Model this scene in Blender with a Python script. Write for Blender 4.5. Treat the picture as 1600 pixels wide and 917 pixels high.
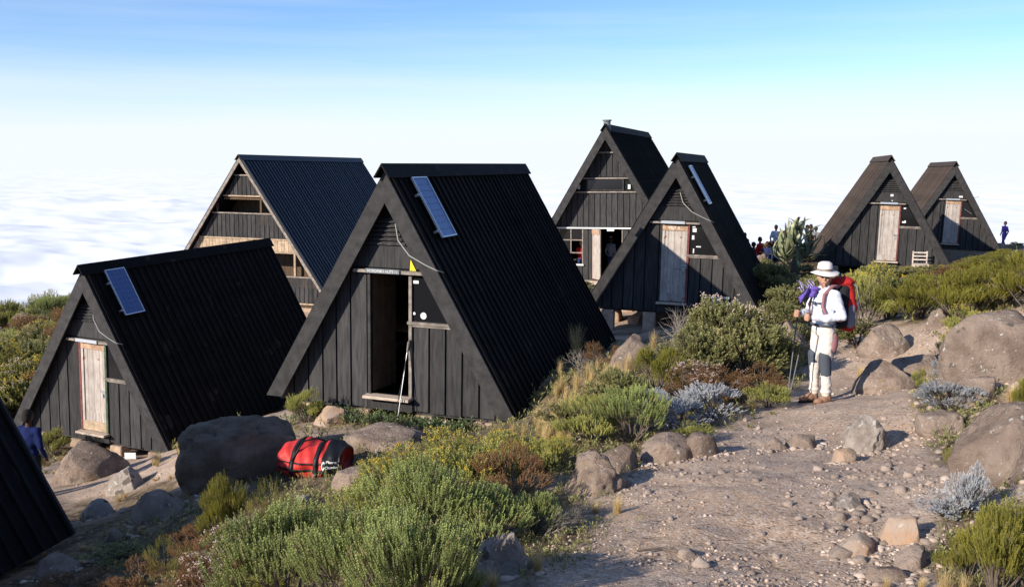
import bpy, bmesh, math, random
import numpy as np
from mathutils import Vector, Matrix, Euler
random.seed(7); RNG=np.random.default_rng(11)
R=math.radians
C=bpy.context.scene.collection
for o in list(bpy.data.objects): bpy.data.objects.remove(o,do_unlink=True)
S=bpy.context.scene
# ------------------------------------------------------------ camera, sky, sun, exposure
F=1465.0; PITCH=0.1357; ROLL=0.003
cd=bpy.data.cameras.new('camera'); cam=bpy.data.objects.new('camera',cd); C.objects.link(cam)
cd.sensor_width=36; cd.lens=F/1600*36; cd.clip_start=0.1; cd.clip_end=200000
cam.matrix_world=Matrix.Rotation(R(90)-PITCH,4,'X')@Matrix.Rotation(ROLL,4,'Z')
S.camera=cam
S.render.resolution_x=1024; S.render.resolution_y=586
S.view_settings.view_transform='Standard'; S.view_settings.look='None'; S.view_settings.gamma=1
S.view_settings.exposure=0.4
SUN_EL=R(23); SUN_AZ=R(-127.5)           # azimuth clockwise from +Y (the view direction)
w=bpy.data.worlds.new('World'); S.world=w; w.use_nodes=True
nt=w.node_tree; N=nt.nodes; K=nt.links; N.clear()
def nd(t,**k):
    n=N.new(t)
    for a,b in k.items(): setattr(n,a,b)
    return n
sky=nd('ShaderNodeTexSky'); sky.sky_type='NISHITA'; sky.sun_disc=False; sky.sun_elevation=SUN_EL; sky.sun_rotation=SUN_AZ
sky.altitude=3700; sky.air_density=1.25; sky.dust_density=.4; sky.ozone_density=1.2
bg1=nd('ShaderNodeBackground'); bg1.inputs[1].default_value=.095; 
bg2=nd('ShaderNodeBackground'); bg2.inputs[0].default_value=(.92,.98,1,1); bg2.inputs[1].default_value=.76
tc=nd('ShaderNodeTexCoord'); sep=nd('ShaderNodeSeparateXYZ'); K.new(tc.outputs['Generated'],sep.inputs[0])
# haze veil: dense at the horizon, thinning with height; thin streaky cirrus above it
mr=nd('ShaderNodeMapRange'); mr.interpolation_type='LINEAR'; K.new(sep.outputs[2],mr.inputs[0])
mr.inputs[1].default_value=.018; mr.inputs[2].default_value=.118; mr.inputs[3].default_value=1.0; mr.inputs[4].default_value=.0
mp=nd('ShaderNodeMapping'); mp.inputs['Scale'].default_value=(.8,.8,14); mp.inputs['Rotation'].default_value=(0,R(7),0); K.new(tc.outputs['Generated'],mp.inputs[0])
no=nd('ShaderNodeTexNoise'); no.inputs['Scale'].default_value=2.4; no.inputs['Detail'].default_value=7; no.inputs['Roughness'].default_value=.55; K.new(mp.outputs[0],no.inputs[0])
mr2=nd('ShaderNodeMapRange'); K.new(no.outputs[0],mr2.inputs[0]); mr2.inputs[1].default_value=.42; mr2.inputs[2].default_value=.75; mr2.inputs[3].default_value=0; mr2.inputs[4].default_value=.24
ad=nd('ShaderNodeMath',operation='ADD',use_clamp=True); K.new(mr.outputs[0],ad.inputs[0]); K.new(mr2.outputs[0],ad.inputs[1])
# blue of the clear part: slightly corrected towards cyan
tint=nd('ShaderNodeMix',data_type='RGBA',blend_type='MULTIPLY'); tint.inputs[0].default_value=1; K.new(sky.outputs[0],tint.inputs[6]); tint.inputs[7].default_value=(.90,1.14,1.48,1)
K.new(tint.outputs[2],bg1.inputs[0])
ms=nd('ShaderNodeMixShader'); K.new(ad.outputs[0],ms.inputs[0]); K.new(bg1.outputs[0],ms.inputs[1]); K.new(bg2.outputs[0],ms.inputs[2])
ow=nd('ShaderNodeOutputWorld'); K.new(ms.outputs[0],ow.inputs[0])
sd=bpy.data.lights.new('sun','SUN'); sd.energy=5.0; sd.angle=R(.5); sd.color=(1,.92,.79)
so=bpy.data.objects.new('sun',sd); C.objects.link(so)
sdir=Vector((math.sin(SUN_AZ)*math.cos(SUN_EL),math.cos(SUN_AZ)*math.cos(SUN_EL),math.sin(SUN_EL)))
so.rotation_euler=(-sdir).to_track_quat('-Z','Y').to_euler(); so.location=sdir*50
# ------------------------------------------------------------ tags and mesh helpers
def tag(o,label=None,cat=None,group=None,kind=None):
    if label: o['label']=label
    if cat: o['category']=cat
    if group: o['group']=group
    if kind: o['kind']=kind
    return o
def empty(name,loc=(0,0,0),rz=0,label=None,cat=None,group=None):
    o=bpy.data.objects.new(name,None); C.objects.link(o); o.location=loc; o.rotation_euler=(0,0,rz); o.empty_display_size=.1
    return tag(o,label,cat,group)
def link(name,me,m=None,parent=None):
    if m is not None and not me.materials:
        for q in (m if isinstance(m,(list,tuple)) else [m]): me.materials.append(q)
    o=bpy.data.objects.new(name,me); C.objects.link(o)
    if parent: o.parent=parent
    return o
def mesh(name,V,Fc,smooth=False):
    me=bpy.data.meshes.new(name); me.from_pydata([tuple(v) for v in V],[],[tuple(f) for f in Fc]); me.update()
    if smooth: me.polygons.foreach_set('use_smooth',[True]*len(me.polygons))
    return me
def npmesh(name,V,T,smooth=False,tint=None,mi=None):
    V=np.asarray(V,np.float32); T=np.asarray(T,np.int32); k=T.shape[1]
    me=bpy.data.meshes.new(name); me.vertices.add(len(V)); me.vertices.foreach_set('co',V.ravel())
    me.loops.add(T.size); me.loops.foreach_set('vertex_index',T.ravel())
    me.polygons.add(len(T)); me.polygons.foreach_set('loop_start',np.arange(0,T.size,k,dtype=np.int32))
    me.update(calc_edges=True)
    if smooth: me.polygons.foreach_set('use_smooth',np.ones(len(T),bool))
    if mi is not None: me.polygons.foreach_set('material_index',np.asarray(mi,np.int32))
    if tint is not None:
        a=me.attributes.new('tint','FLOAT','POINT'); a.data.foreach_set('value',np.asarray(tint,np.float32))
    me.validate(); return me
class MB:
    "collects simple solids, builds ONE mesh"
    def __init__(s): s.V=[]; s.F=[]
    def prism(s,poly,y0,y1,axis='y'):
        n=len(poly); b=len(s.V)
        for y in (y0,y1):
            for p in poly:
                s.V.append((p[0],y,p[1]) if axis=='y' else ((y,p[0],p[1]) if axis=='x' else (p[0],p[1],y)))
        s.F.append(list(range(b,b+n))); s.F.append(list(range(b+2*n-1,b+n-1,-1)))
        for i in range(n):
            j=(i+1)%n; s.F.append([b+j,b+i,b+n+i,b+n+j])
        return s
    def box(s,x0,x1,y0,y1,z0,z1): return s.prism([(x0,z0),(x1,z0),(x1,z1),(x0,z1)],y0,y1)
    def tube(s,pts,r,n=8,cap=True):
        pts=[Vector(p) for p in pts]; b=len(s.V); m=len(pts)
        rr=r if isinstance(r,(list,tuple)) else [r]*m
        for i,p in enumerate(pts):
            d=(pts[min(i+1,m-1)]-pts[max(i-1,0)]).normalized()
            u=d.cross(Vector((0,0,1)) if abs(d.z)<.9 else Vector((1,0,0))).normalized(); v=d.cross(u)
            for k in range(n):
                a=2*math.pi*k/n; s.V.append(tuple(p+(u*math.cos(a)+v*math.sin(a))*rr[i]))
        for i in range(m-1):
            for k in range(n):
                l=(k+1)%n; s.F.append([b+i*n+k,b+i*n+l,b+(i+1)*n+l,b+(i+1)*n+k])
        if cap: s.F.append([b+k for k in range(n-1,-1,-1)]); s.F.append([b+(m-1)*n+k for k in range(n)])
        return s
    def xf(s,M):
        s.V=[tuple(M@Vector(v)) for v in s.V]; return s
    def build(s,name,m,parent=None,bevel=0,smooth=False):
        me=mesh(name,s.V,s.F,smooth)
        bm=bmesh.new(); bm.from_mesh(me); bmesh.ops.recalc_face_normals(bm,faces=bm.faces)
        if bevel: bmesh.ops.bevel(bm,geom=[e for e in bm.edges],offset=bevel,segments=1,affect='EDGES',clamp_overlap=True)
        bm.to_mesh(me); bm.free()
        return link(name,me,m,parent)
# ------------------------------------------------------------ noise (numpy)
def _h(ix,iy,iz,s):
    n=(ix*374761393+iy*668265263+iz*2147483647+s*1274126177)&0xffffffff
    n=((n^(n>>13))*1274126177)&0xffffffff; n=(n^(n>>16))&0xffffffff
    return n/4294967295.0
def vn(P,seed=0):
    P=np.asarray(P,np.float64); i=np.floor(P).astype(np.int64); f=P-i; f=f*f*(3-2*f); r=0
    for dx in (0,1):
        wx=f[:,0] if dx else 1-f[:,0]
        for dy in (0,1):
            wy=f[:,1] if dy else 1-f[:,1]
            for dz in (0,1):
                wz=f[:,2] if dz else 1-f[:,2]
                r=r+wx*wy*wz*_h(i[:,0]+dx,i[:,1]+dy,i[:,2]+dz,seed)
    return r*2-1
def fbm(P,oct=4,seed=0,g=.5):
    r=0;a=1;P=np.asarray(P,float)
    for o in range(oct): r=r+a*vn(P,seed+o); P=P*2.03+3.1; a*=g
    return r
def fbm2(x,y,sc,oct=4,seed=0,g=.5):
    x=np.asarray(x,float); y=np.asarray(y,float); return fbm(np.stack([x.ravel()*sc,y.ravel()*sc,np.zeros(x.size)+.37],1),oct,seed,g).reshape(x.shape)
# ------------------------------------------------------------ materials
def mat(name,col,rough=.8,var=.0,nscale=4,col2=None,bump=0,bscale=30,metal=0,spec=.3,stretch=None,attr=False,objvar=0,trans=0,spots=None,world=False):
    m=bpy.data.materials.new(name); m.use_nodes=True; t=m.node_tree; n=t.nodes; l=t.links
    p=n['Principled BSDF']; p.inputs['Roughness'].default_value=rough; p.inputs['Metallic'].default_value=metal; p.inputs['Specular IOR Level'].default_value=spec
    def New(k): return n.new(k)
    tcn=New('ShaderNodeTexCoord'); vec=tcn.outputs['Object']
    if world: gg=New('ShaderNodeNewGeometry'); vec=gg.outputs['Position']
    ovec=vec
    if stretch:
        mpn=New('ShaderNodeMapping'); mpn.inputs['Scale'].default_value=stretch; l.new(vec,mpn.inputs[0]); vec=mpn.outputs[0]
    c=(*col,1); cur=None
    if var or col2:
        c2=(*col2,1) if col2 else (*[min(1,x*(1+var)) for x in col],1); c1=c if col2 else (*[x*(1-var) for x in col],1)
        a=New('ShaderNodeTexNoise'); a.inputs['Scale'].default_value=nscale; a.inputs['Detail'].default_value=6; a.inputs['Roughness'].default_value=.62; l.new(vec,a.inputs[0])
        r_=New('ShaderNodeMapRange'); r_.inputs[1].default_value=.36; r_.inputs[2].default_value=.64; l.new(a.outputs[0],r_.inputs[0])
        x=New('ShaderNodeMix'); x.data_type='RGBA'; x.inputs[6].default_value=c1; x.inputs[7].default_value=c2; l.new(r_.outputs[0],x.inputs[0]); cur=x.outputs[2]
    else:
        x=New('ShaderNodeRGB'); x.outputs[0].default_value=c; cur=x.outputs[0]
    def mul(cur,valsock,lo,hi):
        r_=New('ShaderNodeMapRange'); r_.inputs[3].default_value=lo; r_.inputs[4].default_value=hi; l.new(valsock,r_.inputs[0])
        x=New('ShaderNodeVectorMath'); x.operation='SCALE'; l.new(cur,x.inputs[0]); l.new(r_.outputs[0],x.inputs['Scale']); return x.outputs[0]
    if attr:
        at_=New('ShaderNodeAttribute'); at_.attribute_name='tint'
        if isinstance(attr,tuple):
            x=New('ShaderNodeMix'); x.data_type='RGBA'; l.new(at_.outputs['Fac'],x.inputs[0]); l.new(cur,x.inputs[6]); x.inputs[7].default_value=(*attr,1); cur=x.outputs[2]
        else: cur=mul(cur,at_.outputs['Fac'],1-attr,1+attr)
    if objvar:
        oi=New('ShaderNodeObjectInfo'); cur=mul(cur,oi.outputs['Random'],1-objvar,1+objvar)
    if spots:
        for (sc,th,scol) in spots:
            v=New('ShaderNodeTexNoise'); v.inputs['Scale'].default_value=sc; v.inputs['Detail'].default_value=3; l.new(ovec,v.inputs[0])
            r_=New('ShaderNodeMapRange'); r_.inputs[1].default_value=th; r_.inputs[2].default_value=th+.035; l.new(v.outputs[0],r_.inputs[0])
            x=New('ShaderNodeMix'); x.data_type='RGBA'; x.inputs[7].default_value=(*scol,1); l.new(cur,x.inputs[6]); l.new(r_.outputs[0],x.inputs[0]); cur=x.outputs[2]
    l.new(cur,p.inputs['Base Color'])
    if bump:
        b=New('ShaderNodeTexNoise'); b.inputs['Scale'].default_value=bscale; b.inputs['Detail'].default_value=8; b.inputs['Roughness'].default_value=.72; l.new(vec,b.inputs[0])
        bn=New('ShaderNodeBump'); bn.inputs['Strength'].default_value=1; bn.inputs['Distance'].default_value=bump; l.new(b.outputs[0],bn.inputs['Height']); l.new(bn.outputs[0],p.inputs['Normal'])
    if trans:
        tr=New('ShaderNodeBsdfTranslucent'); l.new(cur,tr.inputs[0]); mx=New('ShaderNodeMixShader'); mx.inputs[0].default_value=trans
        out=n['Material Output']; l.new(p.outputs[0],mx.inputs[1]); l.new(tr.outputs[0],mx.inputs[2]); l.new(mx.outputs[0],out.inputs[0])
    return m
M={}
M['board']=mat('stained_board',(.027,.026,.027),.8,col2=(.060,.056,.056),nscale=3,stretch=(6,6,.7),bump=.004,bscale=14,objvar=.22,spec=.25)
M['barge']=mat('barge_wood',(.028,.0265,.027),.8,col2=(.056,.052,.052),nscale=5,bump=.004,bscale=40,objvar=.1,spec=.25)
M['roof']=mat('tarred_roof',(.0065,.006,.006),.8,col2=(.013,.0115,.0115),nscale=2.5,bump=.004,bscale=25,objvar=.4,spec=.12,spots=[(1.7,.64,(.03,.025,.021))])
M['roofb']=mat('weathered_roof',(.060,.045,.038),.85,col2=(.085,.064,.055),nscale=2.5,bump=.004,bscale=25,objvar=.25,spec=.2)
M['iron']=mat('corrugated_iron',(.004,.005,.008),.5,col2=(.008,.011,.026),nscale=1.2,stretch=(1,4,1),bump=.002,bscale=8,spec=.5,objvar=.25)
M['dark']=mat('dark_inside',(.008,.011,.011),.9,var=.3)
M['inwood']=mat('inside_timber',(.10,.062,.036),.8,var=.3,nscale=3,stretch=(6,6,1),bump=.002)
M['pale']=mat('pale_timber',(.42,.31,.21),.8,var=.25,nscale=4,stretch=(2,2,2),bump=.003,objvar=.15)
M['trim']=mat('weathered_trim',(.25,.21,.18),.8,var=.35,nscale=8,bump=.003)
M['door']=mat('weathered_door',(.33,.27,.24),.85,col2=(.50,.45,.40),nscale=4,stretch=(5,5,.8),bump=.004,bscale=12,objvar=.12,spots=[(5,.66,(.30,.17,.11))])
M['doortop']=mat('worn_door_top',(.42,.27,.18),.85,var=.35,nscale=6,bump=.003)
M['redframe']=mat('red_frame',(.17,.055,.05),.8,var=.35,nscale=9,bump=.003)
M['greenframe']=mat('green_frame',(.07,.10,.06),.8,var=.35,nscale=9,bump=.003)
M['step']=mat('step_board',(.50,.40,.32),.85,var=.25,nscale=6,stretch=(1,5,5),bump=.004)
M['glass']=mat('dark_glass',(.012,.012,.014),.08,spec=.5)
M['white']=mat('white_paint',(.78,.78,.76),.6,var=.08,nscale=8)
M['yellow']=mat('yellow_paint',(.85,.68,.03),.5,var=.1)
M['signb']=mat('sign_grey',(.16,.17,.18),.6,var=.2,nscale=9)
M['metal']=mat('galvanised',(.45,.46,.48),.4,metal=.8,var=.15)
M['alu']=mat('aluminium_frame',(.62,.64,.68),.35,metal=.6)
M['cell']=mat('solar_cell',(.05,.11,.32),.3,var=.25,nscale=3,spec=.6)
M['cable']=mat('grey_cable',(.30,.30,.28),.6)
M['black']=mat('black_rubber',(.015,.015,.016),.6)
M['brick']=mat('pier_block',(.42,.30,.22),.9,var=.25,nscale=6,bump=.01,bscale=20,objvar=.15)
M['bench']=mat('bare_wood',(.55,.47,.40),.8,var=.2,nscale=8,bump=.002)
rk=[(15,.67,(.55,.53,.48)),(6,.66,(.15,.12,.10)),(30,.70,(.60,.58,.54)),(9,.69,(.36,.24,.14))]
M['rock']=mat('lava_rock',(.22,.16,.125),.92,col2=(.40,.305,.245),nscale=3.2,bump=.09,bscale=8,world=True,spots=rk,objvar=.1,spec=.15)
M['rockgrey']=mat('grey_rock',(.25,.205,.175),.92,col2=(.44,.375,.325),nscale=5,bump=.06,bscale=12,world=True,spots=[(12,.64,(.58,.56,.50)),(5,.62,(.16,.13,.11))],objvar=.1,spec=.15)
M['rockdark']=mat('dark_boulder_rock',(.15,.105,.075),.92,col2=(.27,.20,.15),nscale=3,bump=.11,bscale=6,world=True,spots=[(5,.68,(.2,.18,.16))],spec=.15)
M['rockor']=mat('ochre_rock',(.42,.25,.15),.92,col2=(.38,.30,.24),nscale=5,bump=.02,bscale=18,world=True,spots=[(16,.66,(.5,.46,.42))],objvar=.1,spec=.15)
M['gravel']=mat('gravel_stone',(.33,.245,.195),.95,col2=(.46,.37,.31),nscale=3,bump=.004,bscale=60,attr=.45,spec=.1)
M['stone']=mat('loose_stone',(.29,.22,.18),.95,col2=(.46,.37,.31),nscale=6,bump=.006,bscale=40,objvar=.22,spec=.1)
M['bark']=mat('shrub_bark',(.13,.10,.08),.9,var=.35,nscale=12,bump=.003)
M['deadtwig']=mat('dead_twig',(.26,.22,.19),.9,var=.3,nscale=12)
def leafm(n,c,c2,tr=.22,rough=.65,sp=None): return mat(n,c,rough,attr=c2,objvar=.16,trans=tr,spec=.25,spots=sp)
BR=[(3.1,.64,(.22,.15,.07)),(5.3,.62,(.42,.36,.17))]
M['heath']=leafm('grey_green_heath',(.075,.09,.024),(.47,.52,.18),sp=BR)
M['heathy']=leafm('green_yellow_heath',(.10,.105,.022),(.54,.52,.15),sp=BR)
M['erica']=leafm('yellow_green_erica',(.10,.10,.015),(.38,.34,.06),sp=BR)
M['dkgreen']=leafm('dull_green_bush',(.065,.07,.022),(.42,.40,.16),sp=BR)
M['brown']=leafm('russet_heather',(.13,.065,.03),(.36,.20,.09))
M['silver']=leafm('silver_everlasting',(.24,.245,.25),(.60,.60,.61),.15,.8)
M['grass']=leafm('dry_grass',(.42,.29,.11),(.74,.56,.27),.25)
M['weed']=leafm('low_weed',(.055,.085,.03),(.20,.26,.12))
M['flowy']=mat('yellow_flower',(.62,.42,.04),.7,attr=.3,trans=.2)
M['floww']=mat('pale_everlasting_flower',(.66,.50,.44),.7,attr=.25,trans=.15)
M['bigleaf']=mat('fleshy_leaf',(.05,.09,.04),.5,col2=(.50,.48,.28),nscale=4.5,objvar=.3,trans=.15,spec=.4)
M['cloud']=mat('cloud_top',(.95,.955,.96),1,var=.02,nscale=.002,spec=0)
# ------------------------------------------------------------ camera rays and terrain
RC=cam.matrix_world.to_3x3()
def ray(px,py):
    d=RC@Vector(((px-800)/F,-(py-458.5)/F,-1)); return d/d.y
# hut fits: X,Y,Z of the gable foot centre, yaw, roll, pitch, width, length, height
HUT={'H1':[-9.889,21.203,-6.36,-.351,-.041,.011,4.70,7.25,4.0],
'H2':[-2.152,15.5425,-4.092,-.3275,-.0142,.0017,4.683,7.45,4.0],
'H5':[4.228,24.754,-3.806,-.3025,-.0166,-.001,4.68,6.85,4.036],
'H7':[14.02,35.263,-3.691,-.2712,-.0192,-.003,4.797,6.857,4.0],
'H8':[21.166,45.438,-3.887,-.2515,-.030,-.0065,4.70,6.84,4.03],
'B3':[3.654,36.7,-4.6415,-.2976,.0136,.0027,7.35,10.7,6.15],
'B6':[-11.0685,38.0,-5.816,-.2969,-.0111,-.005,8.59,11.0,6.15],
'H0':[0,0,0,-.3316,0,0,4.70,7.2,4.0]}
_f=ray(115,828)*10.7; _y=.22; _c=(_f.x-1.70*math.cos(_y),_f.y+1.70*math.sin(_y)); HUT['H0']=[_c[0]-11*math.sin(_y),_c[1]-11*math.cos(_y),_f.z-.05,-_y,0,0,3.4,11,2.95]  # unseen front end stretched so the hut's shadow covers the lower left
def hutM(h):
    X,Y,Z,yaw,tr,tp=h[:6]
    return Matrix.Translation((X,Y,Z))@Matrix.Rotation(yaw,4,'Z')@Matrix.Rotation(tp,4,'X')@Matrix.Rotation(-tr,4,'Y')
ctl=[]   # (x,y,z)
def cp(px,py,D): d=ray(px,py)*D; ctl.append((d.x,d.y,d.z))
for k,gl in dict(H1=(-.35,-.2),H2=(-.42,-.2),H5=(-.75,-.18),H7=(-.5,-.05),H8=(-.2,-.1),B3=(-.1,-.1),B6=(-.3,-.1),H0=(-.1,-.05)).items():
    h=HUT[k]; m=hutM(h)
    for s,g in ((-1,gl[0]),(1,gl[1])):
        for y in ((.0,h[7]) if k!='H2' or s<0 else (0,h[7])):
            p=m@Vector((s*h[6]/2,y,g)); ctl.append((p.x,p.y,p.z))
for q in [(1150,800,6.45),(1150,700,8.9),(800,917,4.95),(1150,917,5.0),(1400,917,4.9),(1282,630,11.5),(1180,640,11.2),(1230,560,15),(1330,560,14.2),(1420,610,11.6),(1400,700,8.7),(1480,560,13.2),
 (1560,600,9.6),(1590,760,5.9),(1480,800,6.1),(1600,900,4.6),(1560,480,14),(1400,500,17),(1350,470,22),(1450,440,27),(1590,400,34),(1560,430,27),
 (1080,705,9.1),(930,765,7.8),(785,895,5.8),(600,900,6.2),(450,917,6.8),(640,800,8.0),(520,840,8.3),(700,720,10.4),(560,760,10.4),(850,700,9.9),(870,655,12.4),(900,610,13.6),(950,560,15.6),(1020,600,13.2),(1050,560,15.6),(1130,560,15.5),(1000,650,10.9),
 (640,690,12.9),(490,738,12.2),(500,700,13.2),(330,772,11.4),(420,740,12.3),(300,830,9.9),(330,900,8.0),(100,900,9.2),(20,910,9.5),(200,860,9.8),(185,772,14.9),(145,812,13.0),(128,745,16.6),(60,760,16),(200,720,18.3),(245,790,11.6),
 (1230,440,30),(1200,480,22),(1210,400,46),(1260,405,46),(1290,385,60),(1565,388,56),(1150,480,22),
 (40,650,32),(0,600,37),(60,560,44),(0,515,55),(95,491,60),(-150,560,50),(-300,700,28),(-100,650,30)]: cp(*q)
for p in [(0,0,-1.65),(2,0,-1.6),(5,1,-1.3),(5,5,-1.75),(-3,0,-2.4),(0,-4,-1.3),(-12,0,-4.6),(-6,-5,-3.0),(8,-6,-.8),(10,6,-1.6),(12,12,-2.2),(18,22,-2.9),(24,30,-3.4),(30,48,-4.2),(14,50,-4.9),(-18,14,-6.5),(-22,30,-8.2),(-3,30,-5.0),(-3,50,-6.6),(-18,52,-8),(-34,52,-11.5),(-42,66,-12.5),(30,66,-5.5),(8,66,-6),(-20,70,-9.5),(-40,10,-13),(40,10,0),(40,40,-2),(0,-40,4),(-30,-30,-4),(30,-30,6)]: ctl.append(p)
P0=np.array(ctl); 
def tps(r2): return r2*np.log(np.maximum(r2,1e-12))*.5
_n=len(P0); _K=tps(((P0[:,None,:2]-P0[None,:,:2])**2).sum(2))+np.eye(_n)*.6
_A=np.zeros((_n+3,_n+3)); _A[:_n,:_n]=_K; _A[:_n,_n]=1; _A[:_n,_n+1:]=P0[:,:2]; _A[_n,:_n]=1; _A[_n+1:,:_n]=P0[:,:2].T
_W=np.linalg.solve(_A,np.append(P0[:,2],[0,0,0]))
def ground(x,y,fine=True):
    x=np.atleast_1d(np.asarray(x,float)); y=np.atleast_1d(np.asarray(y,float)); sh=x.shape; x=x.ravel(); y=y.ravel(); out=np.empty(len(x))
    for i in range(0,len(x),20000):
        a=x[i:i+20000]; b=y[i:i+20000]; rr=np.hypot(a,b); sc=np.minimum(1,76/np.maximum(rr,1e-6)); ac=a*sc; bc=b*sc
        K_=tps((ac[:,None]-P0[None,:,0])**2+(bc[:,None]-P0[None,:,1])**2)
        z=K_@_W[:_n]+_W[_n]+ac*_W[_n+1]+bc*_W[_n+2]
        ov=np.maximum(rr-66,0); z=z-ov*ov/(ov+30)*.62
        out[i:i+20000]=z
    if fine:
        r=np.hypot(x,y); out=out+.055*fbm2(x,y,.55,3,5)*np.clip(r/6,0.3,1)+.018*fbm2(x,y,3.1,3,9)+np.where(r>80,1,0)*4*fbm2(x,y,.02,4,3)*np.clip((r-80)/100,0,1)*3
    return out.reshape(sh)
def at(px,py):
    d=ray(px,py); t=np.concatenate([np.arange(2,30,.05),np.arange(30,150,.25)])
    g=ground(d.x*t,t,False); k=np.nonzero(d.z*t<g)[0]
    if len(k)==0: t0=149
    else:
        i=max(k[0],1); f0=d.z*t[i-1]-g[i-1]; f1=d.z*t[i]-g[i]; t0=t[i-1]+(t[i]-t[i-1])*f0/(f0-f1+1e-9)
    p=d*float(t0); p.z=float(ground(p.x,p.y)[0]); return p
def on(x,y): return Vector((x,y,float(ground(x,y)[0])))
def proj(X,Y,Z):
    c,s=math.cos(PITCH),math.sin(PITCH); d=Y*c-Z*s; u=Y*s+Z*c
    return 800+F*X/d, 458.5-F*u/d
# polar terrain sheet, finest in front of the viewer
ths=np.concatenate([np.linspace(-180,-50,40,endpoint=False),np.linspace(-50,-32,60,endpoint=False),np.linspace(-32,32,560,endpoint=False),np.linspace(32,50,60,endpoint=False),np.linspace(50,180,40,endpoint=False)])
rs=np.concatenate([[.25,.7,1.2,1.7,2.2,2.6,3.0,3.3],np.geomspace(3.5,90,430),np.geomspace(92,900,50)])
T,RR=np.meshgrid(np.radians(ths),rs); X=RR*np.sin(T); Y=RR*np.cos(T); Z=ground(X,Y)
Xf,Yf=X.ravel(),Y.ravel()
pxs,pys=proj(X,np.where(Y>.5,Y,1e9),Z)
def blob(px,py,cx,cy,rx,ry): return np.clip(1.35-np.sqrt(((px-cx)/rx)**2+((py-cy)/ry)**2),0,1)
hum_shade=np.zeros_like(X)   # 1 = vegetated humus and shade painted at lower left, 0 = trodden path
for b in [(620,800,330,150),(450,880,300,120),(930,640,130,110),(1050,600,170,80),(1150,560,130,70),(1450,440,230,70),(1260,460,120,70),(60,600,140,130),(1570,850,110,90),(1500,620,70,90),(330,660,60,30),(850,690,120,70),(700,700,200,40),(1540,700,70,60),(130,880,260,100),(250,810,90,60)]:  # last two blobs paint the lower-left shade into the ground colour
    hum_shade=np.maximum(hum_shade,blob(pxs,pys,*b))
hum_shade=np.where(Y<3,.4,hum_shade); hum_shade=np.where(RR>42,1,hum_shade); hum_shade=np.clip(hum_shade+.35*fbm2(X,Y,1.3,3,21)*(hum_shade>.02),0,1)
nr,ntz=X.shape; idx=np.arange(nr*ntz).reshape(nr,ntz)
A=idx[:-1,:]; B=idx[1:,:]; Q=np.stack([A,np.roll(A,-1,1),np.roll(B,-1,1),B],-1).reshape(-1,4)[:, ::-1]
V=np.stack([Xf,Yf,Z.ravel()],1)
gm=bpy.data.materials.new('trail_soil'); gm.use_nodes=True
def build_ground(m):
    t=m.node_tree;n=t.nodes;l=t.links;p=n['Principled BSDF'];p.inputs['Roughness'].default_value=.95;p.inputs['Specular IOR Level'].default_value=.12
    g=n.new('ShaderNodeNewGeometry'); pos=g.outputs['Position']
    def noise(s,d=5,r=.6):
        a=n.new('ShaderNodeTexNoise'); a.inputs['Scale'].default_value=s;a.inputs['Detail'].default_value=d;a.inputs['Roughness'].default_value=r;l.new(pos,a.inputs[0]);return a.outputs[0]
    def rng(v,a,b,c=0,d=1):
        r=n.new('ShaderNodeMapRange');r.inputs[1].default_value=a;r.inputs[2].default_value=b;r.inputs[3].default_value=c;r.inputs[4].default_value=d;l.new(v,r.inputs[0]);return r.outputs[0]
    def mix(f,a,b,bt='MIX'):
        x=n.new('ShaderNodeMix');x.data_type='RGBA';x.blend_type=bt
        if isinstance(f,float): x.inputs[0].default_value=f
        else: l.new(f,x.inputs[0])
        for i,q in ((6,a),(7,b)):
            if isinstance(q,tuple): x.inputs[i].default_value=(*q,1)
            else: l.new(q,x.inputs[i])
        return x.outputs[2]
    c=mix(rng(noise(.45,4),.38,.62),(.44,.30,.205),(.48,.36,.27))
    c=mix(rng(noise(2.3,8,.7),.42,.68),c,(.33,.24,.185))
    c=mix(rng(noise(9,6,.7),.52,.66,0,.8),c,(.46,.37,.30))
    v=n.new('ShaderNodeTexVoronoi'); v.inputs['Scale'].default_value=55; v.inputs['Randomness'].default_value=1; l.new(pos,v.inputs[0])
    vr=n.new('ShaderNodeVectorMath'); vr.operation='LENGTH'; l.new(v.outputs['Color'],vr.inputs[0])
    c=mix(rng(vr.outputs['Value'],1.15,1.35,0,.75),c,(.58,.48,.40))
    c=mix(rng(vr.outputs['Value'],.62,.5,0,.6),c,(.15,.115,.10))
    at_=n.new('ShaderNodeAttribute'); at_.attribute_name='tint'
    h=mix(rng(noise(3.5,6),.4,.6),(.07,.048,.032),(.19,.135,.085))  # humus tones, kept darker to stand in for the lower-left shade
    h=mix(rng(noise(14,4),.55,.7),h,(.34,.26,.15))
    c=mix(rng(at_.outputs['Fac'],.25,.6),c,h)
    l.new(c,p.inputs['Base Color'])
    b1=n.new('ShaderNodeBump');b1.inputs['Distance'].default_value=.022;b1.inputs['Strength'].default_value=.8;l.new(noise(7,8,.7),b1.inputs['Height'])
    b2=n.new('ShaderNodeBump');b2.inputs['Distance'].default_value=.004;b2.inputs['Strength'].default_value=.9
    sb=n.new('ShaderNodeMath');sb.operation='SUBTRACT';sb.inputs[0].default_value=1;l.new(v.outputs['Distance'],sb.inputs[1]);l.new(sb.outputs[0],b2.inputs['Height']);l.new(b1.outputs[0],b2.inputs['Normal'])
    l.new(b2.outputs[0],p.inputs['Normal'])
build_ground(gm)
tag(link('ground',npmesh('ground',V,Q,True,hum_shade.ravel()),gm),kind='structure')
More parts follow.
